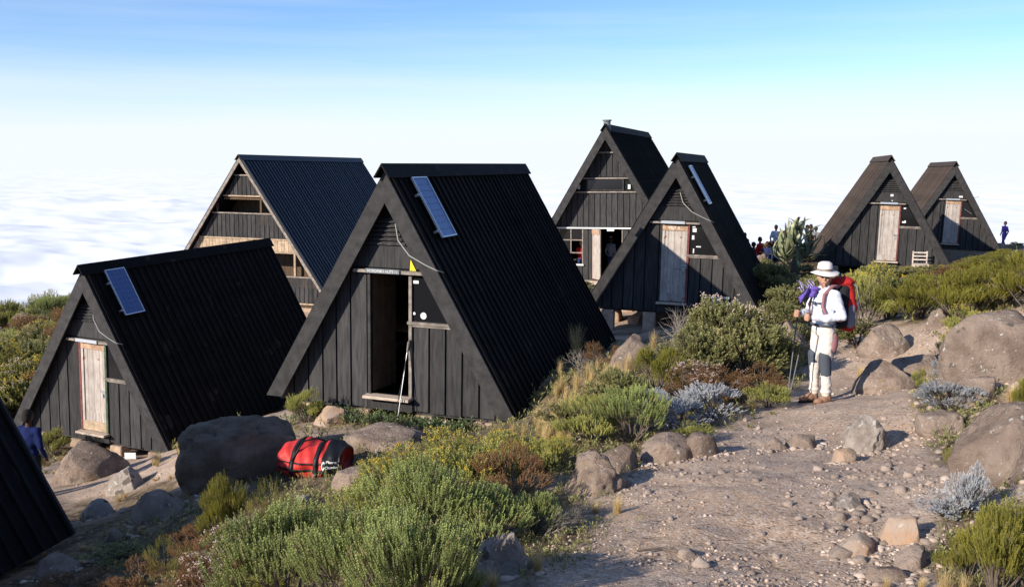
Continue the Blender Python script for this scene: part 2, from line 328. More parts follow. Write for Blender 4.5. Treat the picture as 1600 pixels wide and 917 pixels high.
# sea of clouds far below, reaching the horizon
ta=np.concatenate([np.radians(np.linspace(-180,-40,60,endpoint=False)),np.radians(np.linspace(-40,40,420,endpoint=False)),np.radians(np.linspace(40,180,60,endpoint=False))])
ra=np.concatenate([np.geomspace(150,3000,60,endpoint=False),np.geomspace(3000,90000,260)])
T,RR=np.meshgrid(ta,ra); X=RR*np.sin(T); Y=RR*np.cos(T)
att=1/(1+RR/9000)
n1=1-np.abs(fbm2(X,Y,1/2600,5,31,.55)); n2=fbm2(X,Y,1/9000,3,41); n3=fbm2(X,Y,1/600,4,51)
Z=-520+att*(165*n1*(1+.6*n2)+30*n3+75*n2)
nr,ntz=X.shape; idx=np.arange(nr*ntz).reshape(nr,ntz); A=idx[:-1]; B=idx[1:]
Q=np.stack([A,np.roll(A,-1,1),np.roll(B,-1,1),B],-1).reshape(-1,4)[:, ::-1]
tag(link('sea_of_clouds',npmesh('sea_of_clouds',np.stack([X.ravel(),Y.ravel(),Z.ravel()],1),Q,True),M['cloud']),kind='structure')
# ------------------------------------------------------------ A-frame huts
def hw(h,z): return h[6]/2*(1-z/h[8])       # outer half width at height z
def clipx(poly,x0,x1):
    "clip convex polygon (x,z) to x0..x1"
    def half(P,f,lim,ge):
        out=[]
        for i,p in enumerate(P):
            q=P[(i+1)%len(P)]; a=(p[0]-lim)*(1 if ge else -1); b=(q[0]-lim)*(1 if ge else -1)
            if a>=0: out.append(p)
            if (a>=0)!=(b>=0):
                t=a/(a-b); out.append((p[0]+(q[0]-p[0])*t,p[1]+(q[1]-p[1])*t))
        return out
    P=half(poly,0,x0,True); return half(P,0,x1,False) if len(P)>2 else []
def tri_region(h,z0,z1,ins):
    "trapezoid inside the roof between heights z0,z1"
    a=max(hw(h,z0)-ins,0); b=max(hw(h,z1)-ins,0); P=[(-a,z0),(a,z0)]
    return P+([(b,z1),(-b,z1)] if b>.005 else [(0,min(z1,h[8]*(1-2*ins/h[6])))])
def boards(h,root,z0,z1,x0,x1,wd,y,th=.022,gap=.034,ins=.17,name='wall_board',m='board',off=0):
    x=x0; k=0
    while x<x1-.02:
        reg=tri_region(h,z0+(random.uniform(-.022,.015) if z0<0 else 0),z1,ins)
        e=min(x+wd*random.uniform(.94,1.06),x1) 
        if x1-e<wd*.35: e=x1
        P=clipx(reg,x+gap/2,e-gap/2)
        if len(P)>2:
            dy=random.uniform(0,.008); b=MB().prism(P,y-dy,y+th)
            b.build(name,M[m],root)
        x=e; k+=1
def roofs(h,root,mroof,sp=.225,bw=.05,th=.10,back_wall=True,sides=(1,-1),bh=.035,y0=.055,single=True):
    W,L,H=h[6:9]; sl=math.hypot(W/2,H); nx,nz=H/sl,(W/2)/sl; dx,dz=(W/2)/sl,-H/sl
    for s in sides:
        o=lambda t,n,s=s:(s*(dx*t+nx*n),H+dz*t+nz*n)
        ins=th/nx
        b=MB().prism([(0,H),(s*W/2,0),(s*(W/2-ins),0),(0,H-ins*H/(W/2))],y0,L); b.build('roof_panel',mroof,root)
        me=None; n=int((L-y0-.1)/sp); stuff=MB()
        for i in range(n+1):
            y=y0+.02+i*(L-y0-.04-bw)/n
            P=[o(.06,.002),o(sl+.0,.002),o(sl+.0,bh),o(.06,bh)]
            if single:
                if me is None:
                    ob=MB().prism(P,0,bw).build('roof_batten',mroof,root); me=ob.data; ob.location.y=y
                else: ob=link('roof_batten',me,None,root); ob.location.y=y+random.uniform(-.016,.016); ob.rotation_euler.z=random.uniform(-.006,.006); ob.scale.y=random.uniform(.8,1.15); ob.location.z=random.uniform(-.004,.006)
            else: stuff.prism(P,y,y+bw)
        if not single: tag(stuff.build('roof_batten',mroof,root),kind='stuff')
def small_hut(key,name_label,door='closed',roofm='roof',solar=True,frame='redframe',lb=0.0,single=True,sign=None,front=True):
    h=HUT[key]; W,L,H=h[6:9]; m=hutM(h)
    root=empty('wooden_hut'); root.matrix_world=m; tag(root,name_label,'hut','black A-frame huts on the slope')
    rm=M[roofm]; roofs(h,root,rm,single=single)
    bwid=.31; slope=H/(W/2)
    for s in (1,-1):
        zb=lb if s<0 else 0; P=[(0,H),(s*W/2*(1-zb/H),zb),(s*(W/2*(1-zb/H)-bwid),zb),(0,H-bwid*slope)]
        MB().prism(P,0 if s>0 else .004,.05).build('barge_board',M['barge'],root)
        # ridge cap
        sl=math.hypot(W/2,H); dx,dz,nx,nz=(W/2)/sl,-H/sl,H/sl,(W/2)/sl
        o=lambda t,n:(s*(dx*t+nx*n),H+dz*t+nz*n)
        MB().prism([(0,H+.075),o(.17,.045),o(.17,.07),(0,H+.12)],-.12,L+.06).build('ridge_cap',rm,root)
        # far gable barge
        MB().prism([(0,H),(s*W/2,0),(s*(W/2-bwid),0),(0,H-bwid*slope)],L+.002,L+.04).build('barge_board',M['barge'],root)
    y=.24; ins=.125
    # backing that closes the wall behind the joints, with openings left free
    dx0,dx1,dz0,dz1=(-.38,.34,.17,2.28) if key=='H2' else ((-.33,.34,.18,2.27) if key!='H7' else (-.23,.45,.14,2.24))
    if key=='H8': dx0,dx1=-.24,.43
    if key=='H1': dx0,dx1,dz0,dz1=-.33,.37,.14,2.28
    wx1=dx1+.06; zs=1.47
    bk=MB()
    yb=y+.024
    for (a,b,z0,z1) in ((-3,dx0,-.06,2.3),(dx1,3,-.06,zs),(dx0,dx1,-.06,dz0),(-3,3,2.3,H)):
        P=clipx(tri_region(h,z0,z1,ins),a,b)
        if len(P)>2: bk.prism(P,yb,yb+.03)
    bk.build('wall_backing',M['dark'],root)
    boards(h,root,-.08,2.27,-(hw(h,-.08)-.17),dx0-.07,.29,y)
    boards(h,root,-.08,zs-.05,wx1+.01,hw(h,-.08)-.17,.30,y)
    MB().box(dx0-.07,wx1,y-.02,y+.022,-.10,dz0-.05).build('sill_plank',M['board'],root)
    # panel above lintel, louvres, dark top
    P=clipx(tri_region(h,2.37,2.74,.15),-2,2); MB().prism(P,y-.01,y+.02).build('gable_panel',M['board'],root)
    for i in range(6):
        z=2.78+i*.075; a=hw(h,z)-.20-i*.012
        if a>.03: MB().prism([(y-.05,z-.02),(y+.02,z+.035),(y+.02,z+.05),(y-.05,z-.005)],-a,a,'x').build('louvre_slat',M['board'],root)
    # frames
    fm=M[frame]
    MB().box(dx0-.05,dx0,y-.035,y+.06,dz0,dz1).build('door_post',M['barge'] if frame=='redframe' and key!='H1' else fm,root)
    MB().box(dx1,dx1+.055,y-.035,y+.06,dz0,dz1).build('door_post',M['trim'] if key=='H2' else (M['greenframe'] if key=='H1' else fm),root)
    a0=max(-.66,-(hw(h,2.3)-.14)); a1=min(.66,hw(h,2.3)-.14)
    MB().box(a0,a1,y-.12,y+.0,2.285,2.335).build('lintel_shelf',M['trim'],root)
    s=MB().box(dx0-.02,dx0+.60,y-.15,y-.125,2.285,2.36).build('sign_board',M['signb'] if key=='H2' else M['alu'],root)
    if key=='H2':
        tcv=bpy.data.curves.new('t','FONT'); tcv.body='HORO·BO HUTS 11'.replace('·','M'); tcv.size=.062; tcv.extrude=.001; tcv.align_x='CENTER'
        to=bpy.data.objects.new('t',tcv); C.objects.link(to); dg=bpy.context.evaluated_depsgraph_get(); me=bpy.data.meshes.new_from_object(to.evaluated_get(dg)); bpy.data.objects.remove(to)
        me.transform(Matrix.Translation((dx0+.29,y-.1525,2.30))@Matrix.Rotation(R(90),4,'X')); link('lettering',me,M['white'],s)
        MB().prism([(.36,2.345),(.475,2.345),(.375,2.53)],y-.03,y-.012).build('yellow_marker',M['yellow'],root)
    st=MB(); st.box(dx0-.08,dx1+.07,y-.20,y+.06,dz0-.055,dz0-.005).build('door_step',M['step'],root,bevel=.006)
    # triangular window right of the door
    P=clipx(tri_region(h,zs,2.25,.17),wx1,3); wn=MB().prism(P,y+.005,y+.015).build('window_pane',M['glass'],root)
    MB().box(dx1-.02,hw(h,zs)-.16,y-.055,y+.03,zs-.035,zs+.01).build('window_sill',M['trim'],root)
    MB().box(dx1+.0,hw(h,zs)-.15,y-.03,y+.02,zs-.075,zs-.038).build('window_rail',M['trim'],root)
    def patch(a,z,wd,ht,yy=.0): MB().box(a,a+wd,y-.004,y+.004,z,z+ht).build('sticker',M['white'],wn)
    if key=='H2':
        patch(.41,2.13,.10,.05); 
        b=MB(); b.prism([(.60+.055*math.cos(t*math.pi/8),1.59+.058*math.sin(t*math.pi/8)) for t in range(16)],y-.004,y+.004).build('round_sticker',M['white'],wn)
        b=MB(); b.prism([(.43+.025*math.cos(t*math.pi/5),1.62+.025*math.sin(t*math.pi/5)) for t in range(10)],y-.004,y+.004).build('round_sticker',M['white'],wn)
    elif key=='H5': patch(.47,2.08,.10,.10); patch(.46,1.88,.06,.11); patch(.58,1.68,.12,.03); patch(.50,1.52,.03,.12); patch(.46,2.2,.08,.03)
    elif key=='H7': patch(.60,2.12,.08,.05); patch(.58,1.60,.13,.06); patch(.66,1.66,.05,.03); MB().box(.1,.2,y-.03,y-.012,2.58,2.66).build('round_lamp',M['white'],root); MB().box(.16,.19,y-.03,y-.012,2.40,2.44).build('round_lamp',M['white'],root)
    elif key=='H8': MB().box(.32,.48,y-.05,y-.012,2.42,2.50).build('round_lamp',M['white'],root); b=MB(); b.tube([(.62,y-.01,1.88),(.95,y-.01,1.66)],.008); b.build('window_strip',M['alu'],wn)
    # door
    if door=='closed':
        d=empty('door'); d.parent=root; d.location=(dx0,y,dz0)
        wd=dx1-dx0; ht=dz1-dz0; n=4; yb2=.006
        for i in range(n):
            a=wd*i/n; MB().box(a+.003,a+wd/n-.003,-.006+yb2,.022,0.02,ht-.02).build('door_board',M['door'],d)
        MB().box(0,wd,-.026,-.004,ht-.17,ht-.02).build('door_rail',M['doortop'] ,d)
        MB().box(0,wd,-.026,-.004,.02,.24).build('door_rail',M['door'] if key!='H1' else M['pale'],d)
        for a in (0,wd-.07): MB().box(a,a+.07,-.024,-.005,.245,ht-.175).build('door_stile',M['door'],d)
        MB().box(wd-.14,wd+.02,-.05,-.028,.98,1.02).build('bolt',M['metal'],d)
        MB().box(wd-.09,wd-.05,-.055,-.028,.86,.95).build('padlock',M['alu'],d)
        if key=='H5':
            MB().box(wd-.34,wd+.03,-.06,-.03,.93,.955).build('bolt',M['metal'],d)
            tcv=bpy.data.curves.new('t','FONT'); tcv.body='HUT A'; tcv.size=.10; tcv.extrude=.001
            to=bpy.data.objects.new('t',tcv); C.objects.link(to); dg=bpy.context.evaluated_depsgraph_get(); me=bpy.data.meshes.new_from_object(to.evaluated_get(dg)); bpy.data.objects.remove(to)
            me.transform(Matrix.Translation((.17,-.028,ht-.13))@Matrix.Rotation(R(90),4,'X')); link('lettering',me,M['white'],d)
    else:
        d=empty('door'); d.parent=root; d.location=(dx0+.01,y+.05,dz0); d.rotation_euler=(0,0,R(82))
        wd=.70; ht=dz1-dz0
        for i in range(4): MB().box(wd/4*i+.003,wd/4*(i+1)-.003,0,.025,.02,ht-.03).build('door_board',M['inwood'],d)
        for z in (.25,1.7): MB().box(.02,wd-.02,-.022,-.001,z,z+.12).build('door_rail',M['inwood'],d)
        # bunks inside
        for s in (-1,1):
            bx=(-1.55,-.75) if s<0 else (.75,1.55)
            b=empty('bunk_bed'); b.parent=root; b.location=(0,0,0)
            MB().box(bx[0],bx[1],1.2,3.2,.52,.58).build('bed_board',M['inwood'],b)
            MB().box(bx[0]+.02,bx[1]-.02,1.22,3.18,.582,.69).build('mattress',M['signb'],b,bevel=.03)
            for yy in (1.2,3.14): MB().box(bx[1] -.06 if s<0 else bx[0],bx[1] if s<0 else bx[0]+.06,yy,yy+.06,.05,.52).build('bed_leg',M['inwood'],b)
    # floor, rear wall
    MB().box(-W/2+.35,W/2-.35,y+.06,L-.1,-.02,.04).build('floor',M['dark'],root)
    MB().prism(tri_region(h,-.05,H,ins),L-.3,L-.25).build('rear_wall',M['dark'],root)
    for yy in (y+.06,L-.5):
        MB().box(-W/2+.35,W/2-.35,yy,yy+.12,-.14,-.022).build('floor_beam',M['barge'],root)
    # block piers
    for a in (-1.75,-.6,.6,1.7):
        for yy in (y+.10,L/2,L-.5):
            p=m@Vector((a,yy,-.14)); g=float(ground(p.x,p.y)[0]); hh=p.z-g+.12
            if hh>.14: MB().box(a-.17,a+.17,yy-.12,yy+.17,-.141-hh,-.141).build('pier',M['brick'],root,bevel=.02)
    # solar panel
    if solar:
        sl=math.hypot(W/2,H); al=math.atan2(H,W/2)
        sp=empty('solar_panel'); sp.parent=root
        t0={'H2':.20,'H1':.14,'H5':.32}[key]
        ln=1.16; wd=.62; tilt=.03
        # local frame on the right roof: x down the slope, y along ridge, z out
        ex=Vector(((W/2)/sl,0,-H/sl)); ey=Vector((0,1,0)); ez=ex.cross(ey)
        if ez.x<0: ez=-ez
        ey=ez.cross(ex)
        o=Vector((0,0,H))+ex*t0+Vector((0,1,0))*{'H1':.50,'H2':.60,'H5':.50}[key]+ez*.10
        tw=Matrix.Rotation({'H1':.0,'H2':.0,'H5':.0}[key],3,'Z')
        Mx=Matrix((ex,ey,ez)).transposed()@tw; MM=Matrix.Translation(o)@Mx.to_4x4(); sp.matrix_local=MM
        MB().box(0,ln,0,wd,0,.03).build('panel_frame',M['alu'],sp) if False else None
        fr=MB(); 
        for (a,b,c,dd) in ((0,ln,0,.022),(0,ln,wd-.022,wd),(0,.022,.022,wd-.022),(ln-.022,ln,.022,wd-.022)): fr.box(a,b,c,dd,0,.035)
        fr.build('panel_frame',M['alu'],sp)
        nx_,ny_=9,4; me=None
        MB().box(.02,ln-.02,.02,wd-.02,.002,.012).build('backing_sheet',M['signb'],sp)
        for i in range(nx_):
            for j in range(ny_):
                cw=(ln-.05)/nx_; ch=(wd-.05)/ny_
                if me is None: ob=MB().box(.004,cw-.004,.003,ch-.003,.013,.018).build('solar_cell',M['cell'],sp); me=ob.data
                else: ob=link('solar_cell',me,None,sp)
                ob.location=(.025+i*cw,.025+j*ch,0)
        for i in (.3,1.0): MB().box(i,i+.04,-.05,wd+.02,-.07,0).build('bracket',M['metal'],sp)
        pts=[Vector((1.02,.10,2.36)),Vector((.95,-.01,2.40)),Vector((.75,-.02,2.48)),Vector((.45,.0,2.62)),Vector((.2,.1,2.85)),Vector((.1,.2,3.12))]
        pts=[Vector(p) for p in pts]; c=MB(); dense=[]
        for i in range(len(pts)-1):
            for k in range(4):
                t=k/4; dense.append(pts[i].lerp(pts[i+1],t))
        dense.append(pts[-1]); c.tube(dense,.011,6); c.build('cable',M['cable'],root,smooth=True)
    elif key in('H7','H8'):
        c=MB(); c.tube([(1.15,-.02,2.5),(.9,-.03,2.42),(.6,.1,2.5),(.45,.3,2.62)],.011,6); c.build('cable',M['black'],root)
    return root
small_hut('H2','black A-frame hut with an open doorway and round white window sticker','open',lb=0)
small_hut('H1','black A-frame hut lower down on the left with a closed pinkish door','closed',lb=0)
small_hut('H5','black A-frame hut with a half-shaded pale door, standing before the chimney house','closed')
small_hut('H7','brownish A-frame hut on the right with a wooden chair by its door','closed','roofb',solar=False,frame='redframe')
small_hut('H8','farthest right A-frame hut, half hidden behind the hut with the chair','closed','roofb',solar=False,frame='redframe')
# hut cut by the left picture edge: only its shaded roof is seen
h=HUT['H0']; r0=empty('wooden_hut'); r0.matrix_world=hutM(h); tag(r0,'nearly black hut roof cut off by the left picture edge','hut','black A-frame huts on the slope')
roofs(h,r0,M['roof']); hw0=h[6]/2; h0=h[8]; sl=math.hypot(hw0,h0)
for s in (1,-1):
    dx,dz,nx,nz=hw0/sl,-h0/sl,h0/sl,hw0/sl; o=lambda t,n:(s*(dx*t+nx*n),h0+dz*t+nz*n)
    MB().prism([(0,h0+.075),o(.17,.045),o(.17,.07),(0,h0+.12)],-.12,11.06).build('ridge_cap',M['roof'],r0)
    for yy in (0,11.002): MB().prism([(0,h0),(s*hw0,0),(s*(hw0-.25),0),(0,h0-.25*h0/hw0)],yy if s>0 else yy+.003,yy+.045).build('barge_board',M['barge'],r0)
for yy in (.4,10.7): MB().prism(tri_region(h,-.06,h0,.125),yy,yy+.04).build('gable_wall',M['board'],r0)
# ---- tall house with a chimney
def tallroof(h,root,mt,**k):
    W,L,H=h[6:9]; roofs(h,root,mt,**k)
h=HUT['B3']; W,L,H=h[6:9]; b3=empty('wooden_house'); b3.matrix_world=hutM(h)
tag(b3,'tall black A-frame house with a chimney, a gable window and an open pale door','house','tall A-frame houses at the back')
roofs(h,b3,M['roof'],sp=.32,bw=.05,th=.14)
slope=H/(W/2)
for s in (1,-1):
    MB().prism([(0,H),(s*W/2,0),(s*(W/2-.30),0),(0,H-.30*slope)],0 if s>0 else .004,.06).build('barge_board',M['barge'],b3)
    sl=math.hypot(W/2,H); dx,dz,nx,nz=(W/2)/sl,-H/sl,H/sl,(W/2)/sl; o=lambda t,n:(s*(dx*t+nx*n),H+dz*t+nz*n)
    MB().prism([(0,H+.06),o(.25,.04),o(.25,.065),(0,H+.10)],-.08,L+.06).build('ridge_cap',M['roof'],b3)
y=.5
def bpanel(z0,z1,xa=-9,xb=9,wd=.235,m='board',ins=.2,hh=None,root=None,yy=None):
    hh=hh or h; lim=hw(hh,z0)-ins; boards(hh,root,z0,z1,max(xa,-lim),min(xb,lim),wd,y if yy is None else yy,th=.02,gap=.03,ins=ins,m=m)
bpanel(5.18,5.75,root=b3); bpanel(4.2,5.12,root=b3); bpanel(2.24,3.58,root=b3)
bpanel(0.05,2.16,-9,-1.95,root=b3); bpanel(.05,.72,-1.95,-1.0,root=b3); bpanel(.05,2.16,-1.0,-.62,root=b3); bpanel(.05,2.16,.62,9,root=b3)
for z,x0,x1 in ((5.12,-.5,.42),(4.12,-1.15,.98),(3.58,-1.5,1.45),(2.16,-2.35,2.35)): MB().box(x0,x1,y-.08,y-.002,z,z+.055).build('cross_beam',M['trim'] if z>2.5 else M['white'],b3)
bk=MB(); bk.prism(tri_region(h,4.17,H,.16),y+.024,y+.05); bk.prism(tri_region(h,2.2,3.66,.16),y+.024,y+.05)
for a,b,z0,z1 in ((-9,-1.95,0,2.2),(-1.95,-1.0,0,.75),(-1,-.62,0,2.2),(.62,9,0,2.2),(-.62,.62,0,.12)):
    P=clipx(tri_region(h,z0,z1,.16),a,b)
    if len(P)>2: bk.prism(P,y+.024,y+.05)
for a,b in ((-9,-.85),(.68,9)):
    P=clipx(tri_region(h,3.64,4.14,.16),a,b)
    if len(P)>2: bk.prism(P,y+.024,y+.05)
bk.build('wall_backing',M['dark'],b3)
wn=MB().box(-.80,.60,y+.0,y+.02,3.70,4.09).build('upper_window',M['glass'],b3)
f=MB(); 
for q in ((-.86,-.80,3.66,4.12),(.60,.66,3.66,4.12),(-.80,.60,3.66,3.70),(-.80,.60,4.08,4.12)): f.box(q[0],q[1],y-.03,y+.03,q[2],q[3])
f.build('window_frame',M['barge'],wn)
for q in ((-1.2,.5),(.82,.3)): MB().box(q[0],q[0]+.10,y-.035,y-.012,3.72,3.9).build('pale_notice',M['white'],b3)
wf=MB()
for q in ((-1.98,-1.94,.75,2.16),(-1.02,-.98,.75,2.16),(-1.50,-1.46,1.20,2.16),(-1.94,-1.02,1.68,1.72),(-1.94,-1.02,1.17,1.21)): wf.box(q[0],q[1],y-.01,y+.03,q[2],q[3])
wl=wf.build('lower_window',M['trim'],b3)
for q in ((-1.94,-1.50,1.72,2.16),(-1.46,-1.02,1.72,2.16),(-1.94,-1.50,1.21,1.68)): MB().box(q[0],q[1],y+.005,y+.012,q[2],q[3]).build('pane',M['glass'],wl)
MB().box(-1.55,-.95,y-.10,y+.05,.68,.74).build('window_sill',M['white'],b3)
d=empty('door'); d.parent=b3; d.location=(-.60,y-.02,.17); d.rotation_euler=(0,0,R(-52))
for i in range(4): MB().box(.17*i+.003,.17*(i+1)-.003,0,.04,0,1.98).build('door_board',M['door'],d)
MB().box(.0,.68,-.025,-.001,1.80,1.96).build('door_rail',M['doortop'],d)
MB().box(-.62,-.58,y-.01,y+.06,.12,2.16).build('door_post',M['redframe'],b3); MB().box(.58,.62,y-.01,y+.06,.12,2.16).build('door_post',M['trim'],b3)
MB().box(.02,.30,y-.16,y-.09,2.08,2.15).build('wall_lamp',M['white'],b3)
MB().box(-.9,.9,y-.5,y-.03,-.3,.10).build('door_step',M['step'],b3)
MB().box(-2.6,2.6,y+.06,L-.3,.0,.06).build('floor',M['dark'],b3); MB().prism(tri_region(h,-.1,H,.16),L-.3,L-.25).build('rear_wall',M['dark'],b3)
c=MB(); c.tube([(.02,.3,H-.3),(.02,.3,H+.20)],.14,12); ch=c.build('chimney',M['signb'],b3); c=MB(); c.tube([(.02,.3,H+.20),(.02,.3,H+.25)],.18,12); c.build('chimney_cap',M['signb'],ch)
MB().box(-3.0,3.0,y-.05,y+.4,-.9,-.02).build('stone_base',M['brick'],b3)
# ---- large house with open balconies
h=HUT['B6']; W,L,H=h[6:9]; b6=empty('wooden_house'); b6.matrix_world=hutM(h)
tag(b6,'large A-frame house with plank balconies and a blue-black ribbed metal roof, behind the left hut','house','tall A-frame houses at the back')
roofs(h,b6,M['iron'],sp=.24,bw=.07,th=.10,bh=.03)
slope=H/(W/2); y=.30
for s in (1,-1):
    MB().prism([(0,H-.06),(s*(W/2-.06/slope),0),(s*(W/2-.17),0),(0,H-.17*slope)],.02 if s>0 else .024,.075).build('rafter',M['trim'],b6)
    sl=math.hypot(W/2,H); dx,dz,nx,nz=(W/2)/sl,-H/sl,H/sl,(W/2)/sl; o=lambda t,n:(s*(dx*t+nx*n),H+dz*t+nz*n)
    MB().prism([(0,H+.045),o(.22,.035),o(.22,.05),(0,H+.07)],-.05,L+.06).build('ridge_cap',M['iron'],b6)
for z0,z1 in ((4.58,5.36),(2.86,3.82),(.30,1.32)):
    bpanel(z0,z1,wd=.20,ins=.22,root=b6,yy=y)
    lim=hw(h,z1)-.17; MB().box(-lim,lim,y-.06,y+.06,z1+.003,z1+.055).build('hand_rail',M['trim'],b6)
    lim=hw(h,z0)-.17; MB().box(-lim,lim,y-.03,y+.05,z0-.06,z0-.003).build('floor_edge',M['pale'],b6)
for z in (4.5,2.78,.25):
    lim=hw(h,z)-.2; MB().box(-lim,lim,y+.06,L-.3,z-.10,z-.02).build('floor',M['inwood'],b6)
for z0,z1,yy in ((4.5,H-.3,1.3),(2.78,4.40,1.5),(.25,2.68,1.6)):
    lim=hw(h,z0)-.2; boards(h,b6,z0,z1,-lim,lim,.28,yy,th=.03,gap=.012,ins=.2,name='inner_board',m='inwood')
for z0,z1,xs in ((3.88,4.44,(-1.24,.80)),(1.38,2.28,(-2.6,-1.2,1.0,2.30))):
    for x in xs: MB().box(x-.04,x+.04,y-.02,y+.06,z0,z1).build('post',M['inwood'] if z0>3 else M['pale'],b6)
lim=hw(h,2.38)-.17; P=clipx(tri_region(h,2.34,2.79,.2),-9,9)
boards(h,b6,2.34,2.79,-(hw(h,2.34)-.2),hw(h,2.34)-.2,.16,y+.01,th=.02,gap=.012,ins=.2,name='pale_board',m='pale')
MB().box(-lim,lim,y-.03,y+.05,2.28,2.335).build('cross_beam',M['pale'],b6)
for s in (1,-1):
    MB().prism([(s*2.36,2.28),(s*2.44,2.28),(s*3.05,1.40),(s*2.95,1.40)],y-.02,y+.03).build('brace',M['pale'],b6)
    MB().box(s*2.8-.1,s*2.8+.1,y+.4,y+.6,-1.2,.2).build('pier',M['brick'],b6)
MB().box(-3.6,3.6,y+.2,y+.5,-1.5,.14).build('stone_base',M['brick'],b6); MB().prism(tri_region(h,-.1,H,.16),L-.3,L-.25).build('rear_wall',M['dark'],b6)
# ---- furniture by the huts
def hutpt(k,a,y,z): return hutM(HUT[k])@Vector((a,y,z))
p=hutpt('H7',1.25,-.35,0); p=on(p.x,p.y)
ch=empty('wooden_chair',p,-.27,'bare wooden chair with a slatted back standing by the right hut door','chair')
ch.location.z=hutpt('H7',1.25,-.3,-.32).z
for x in (-.24,.24):
    MB().box(x-.022,x+.022,.18,.22,0,.92).build('leg',M['bench'],ch); MB().box(x-.022,x+.022,-.22,-.18,0,.44).build('leg',M['bench'],ch)
for z in (.84,.71,.58): MB().box(-.26,.26,.165,.178,z,z+.05).build('back_slat',M['bench'],ch)
MB().box(-.27,.27,-.24,.16,.44,.47).build('seat',M['bench'],ch); MB().box(-.26,.26,-.235,-.222,.34,.42).build('seat_rail',M['bench'],ch)
p=hutpt('H5',1.2,-.1,-.18)
bn=empty('slatted_bench',p,-.30,'small pale slatted frame leaning at the foot of the middle hut wall','bench')
for x in (-.30,.30): MB().box(x-.02,x+.02,-.02,.02,0,.62).build('leg',M['alu'],bn)
MB().box(-.34,.34,-.025,.025,.57,.622).build('top_rail',M['alu'],bn)
for x in (-.09,.0,.09): MB().box(x-.018,x+.018,-.012,.012,0,.57).build('slat',M['white'],bn)
# ---- trekking poles against the centre hut
for i,(a0,a1) in enumerate(((.20,.27),(.14,.30))):
    p0=hutpt('H2',a0+.08,-.10,-.14); p1=hutpt('H2',a1+.08,.19,1.14+.03*i)
    t=empty('trekking_pole',p0,0,['trekking pole leaning by the open hut door, pale shaft','second trekking pole crossing the first beside the open hut door, dark grip'][i],'trekking pole','trekking poles by the open door')
    d=p1-p0
    c=MB(); c.tube([(0,0,0),tuple(d*.86)],[.006,.009],8); c.build('shaft',M['metal'] if i==0 else M['black'],t)
    c=MB(); c.tube([tuple(d*.86),tuple(d*.9),tuple(d)],[.013,.017,.019],8); c.build('grip',M['trim'] if i==0 else M['black'],t)
    c=MB(); c.tube([tuple(d*.06),tuple(d*.065)],.028,10); c.build('basket',M['black'],t)
# white plate under the left hut
p=hutpt('H1',1.05,.2,-.22); t=MB().box(-.13,.13,-.01,.01,-.28,0).build('white_plate',M['white']); t.location=p; tag(t,'small white board standing under the front edge of the left hut','board')
# ------------------------------------------------------------ rocks
def rockmesh(seed,sub=4,planes=9,rough=.18,flat=1.0):
    planes=int(planes*1.6)
    bm=bmesh.new(); bmesh.ops.create_icosphere(bm,subdivisions=sub,radius=1); V=np.array([v.co for v in bm.verts]); T=np.array([[v.index for v in f.verts] for f in bm.faces]); bm.free()
    r=np.random.default_rng(seed)
    V=V/((np.abs(V)**2.7).sum(1)**(1/2.7))[:,None]*.92
    for k in range(planes):       # chipped faces
        n=r.normal(size=3); n/=np.linalg.norm(n); d=r.uniform(.52,.9); n[2]=abs(n[2])*1.25; n/=np.linalg.norm(n); s=V@n-d; V=V-np.outer(np.maximum(s,0)*.97,n)
    nv=V/np.linalg.norm(V,axis=1)[:,None]; o=seed*7.3
    crk=np.abs(fbm(V*1.9+o+4,3,seed+20)); V=V-nv*(.06*np.exp(-(crk/.045)**2))[:,None]*min(1,rough*7)
    V=V+nv*(rough*fbm(V*1.3+o,4,seed)[:,None]*.6+rough*.22*fbm(V*5+o,3,seed+5)[:,None]-rough*.25*np.abs(fbm(V*2.6+o,3,seed+9))[:,None])
    return npmesh('rock',V,T,True)
RK={}
def rock(px,py,wpx,hpx,m,label,name='boulder',seed=None,dp=.8,back=0,rough=.18,planes=9,sub=4,rz=None,sink=.42,cat=None,group=None,sharp=False):
    p=at(px,py); p=on(p.x*(1+back/p.y),p.y+back) if back else p; D=p.y; w_=wpx*D/F; hh=hpx*D/F
    seed=seed if seed is not None else int(px*3+py); me=rockmesh(seed,sub,planes,rough)
    if sharp:
        me.polygons.foreach_set('use_smooth',np.zeros(len(me.polygons),bool))
    o=link(name,me,M[m]); rx=w_/1.9; rzv=hh/(1.8*(1-sink)+.02)
    o.scale=(rx,rx*dp,rzv); o.location=(p.x,p.y+rx*dp*.85,p.z+rzv*(1-2*sink)*.9); o.rotation_euler=(0,0,rz if rz is not None else random.uniform(-.5,.5))
    tag(o,label,cat or ('boulder' if w_>.45 else 'stone'),group)
    return o
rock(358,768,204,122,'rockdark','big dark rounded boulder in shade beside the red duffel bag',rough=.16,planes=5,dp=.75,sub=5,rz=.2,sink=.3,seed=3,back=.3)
rock(128,752,130,62,'rock','flat-topped slab of rock in front of the left hut',rough=.10,planes=14,seed=12)
rock(186,774,80,46,'rockgrey','pale oval rock between the slab and the big dark boulder',rough=.08,seed=5)
rock(146,812,66,34,'rockgrey','pale lichened rock at the edge of the shadow on the left',rough=.14,seed=8)
rock(511,668,58,38,'rockor','ochre block under the left corner of the central hut',rough=.08,planes=14,seed=9)
rock(600,704,150,34,'rock','broad low slab half in shadow below the open hut door',rough=.12,seed=14)
rock(675,676,26,22,'rockgrey','small grey rock just under the wall of the central hut',seed=15)
rock(697,672,24,24,'stone','small blocky rock right of the grey one under the central hut wall',seed=16,planes=14)
rock(548,766,80,36,'rock','low sunlit rock at the right end of the duffel bag',rough=.1,seed=17)
rock(474,800,34,30,'rockgrey','small pale stone behind the heath left of the duffel bag',seed=18)
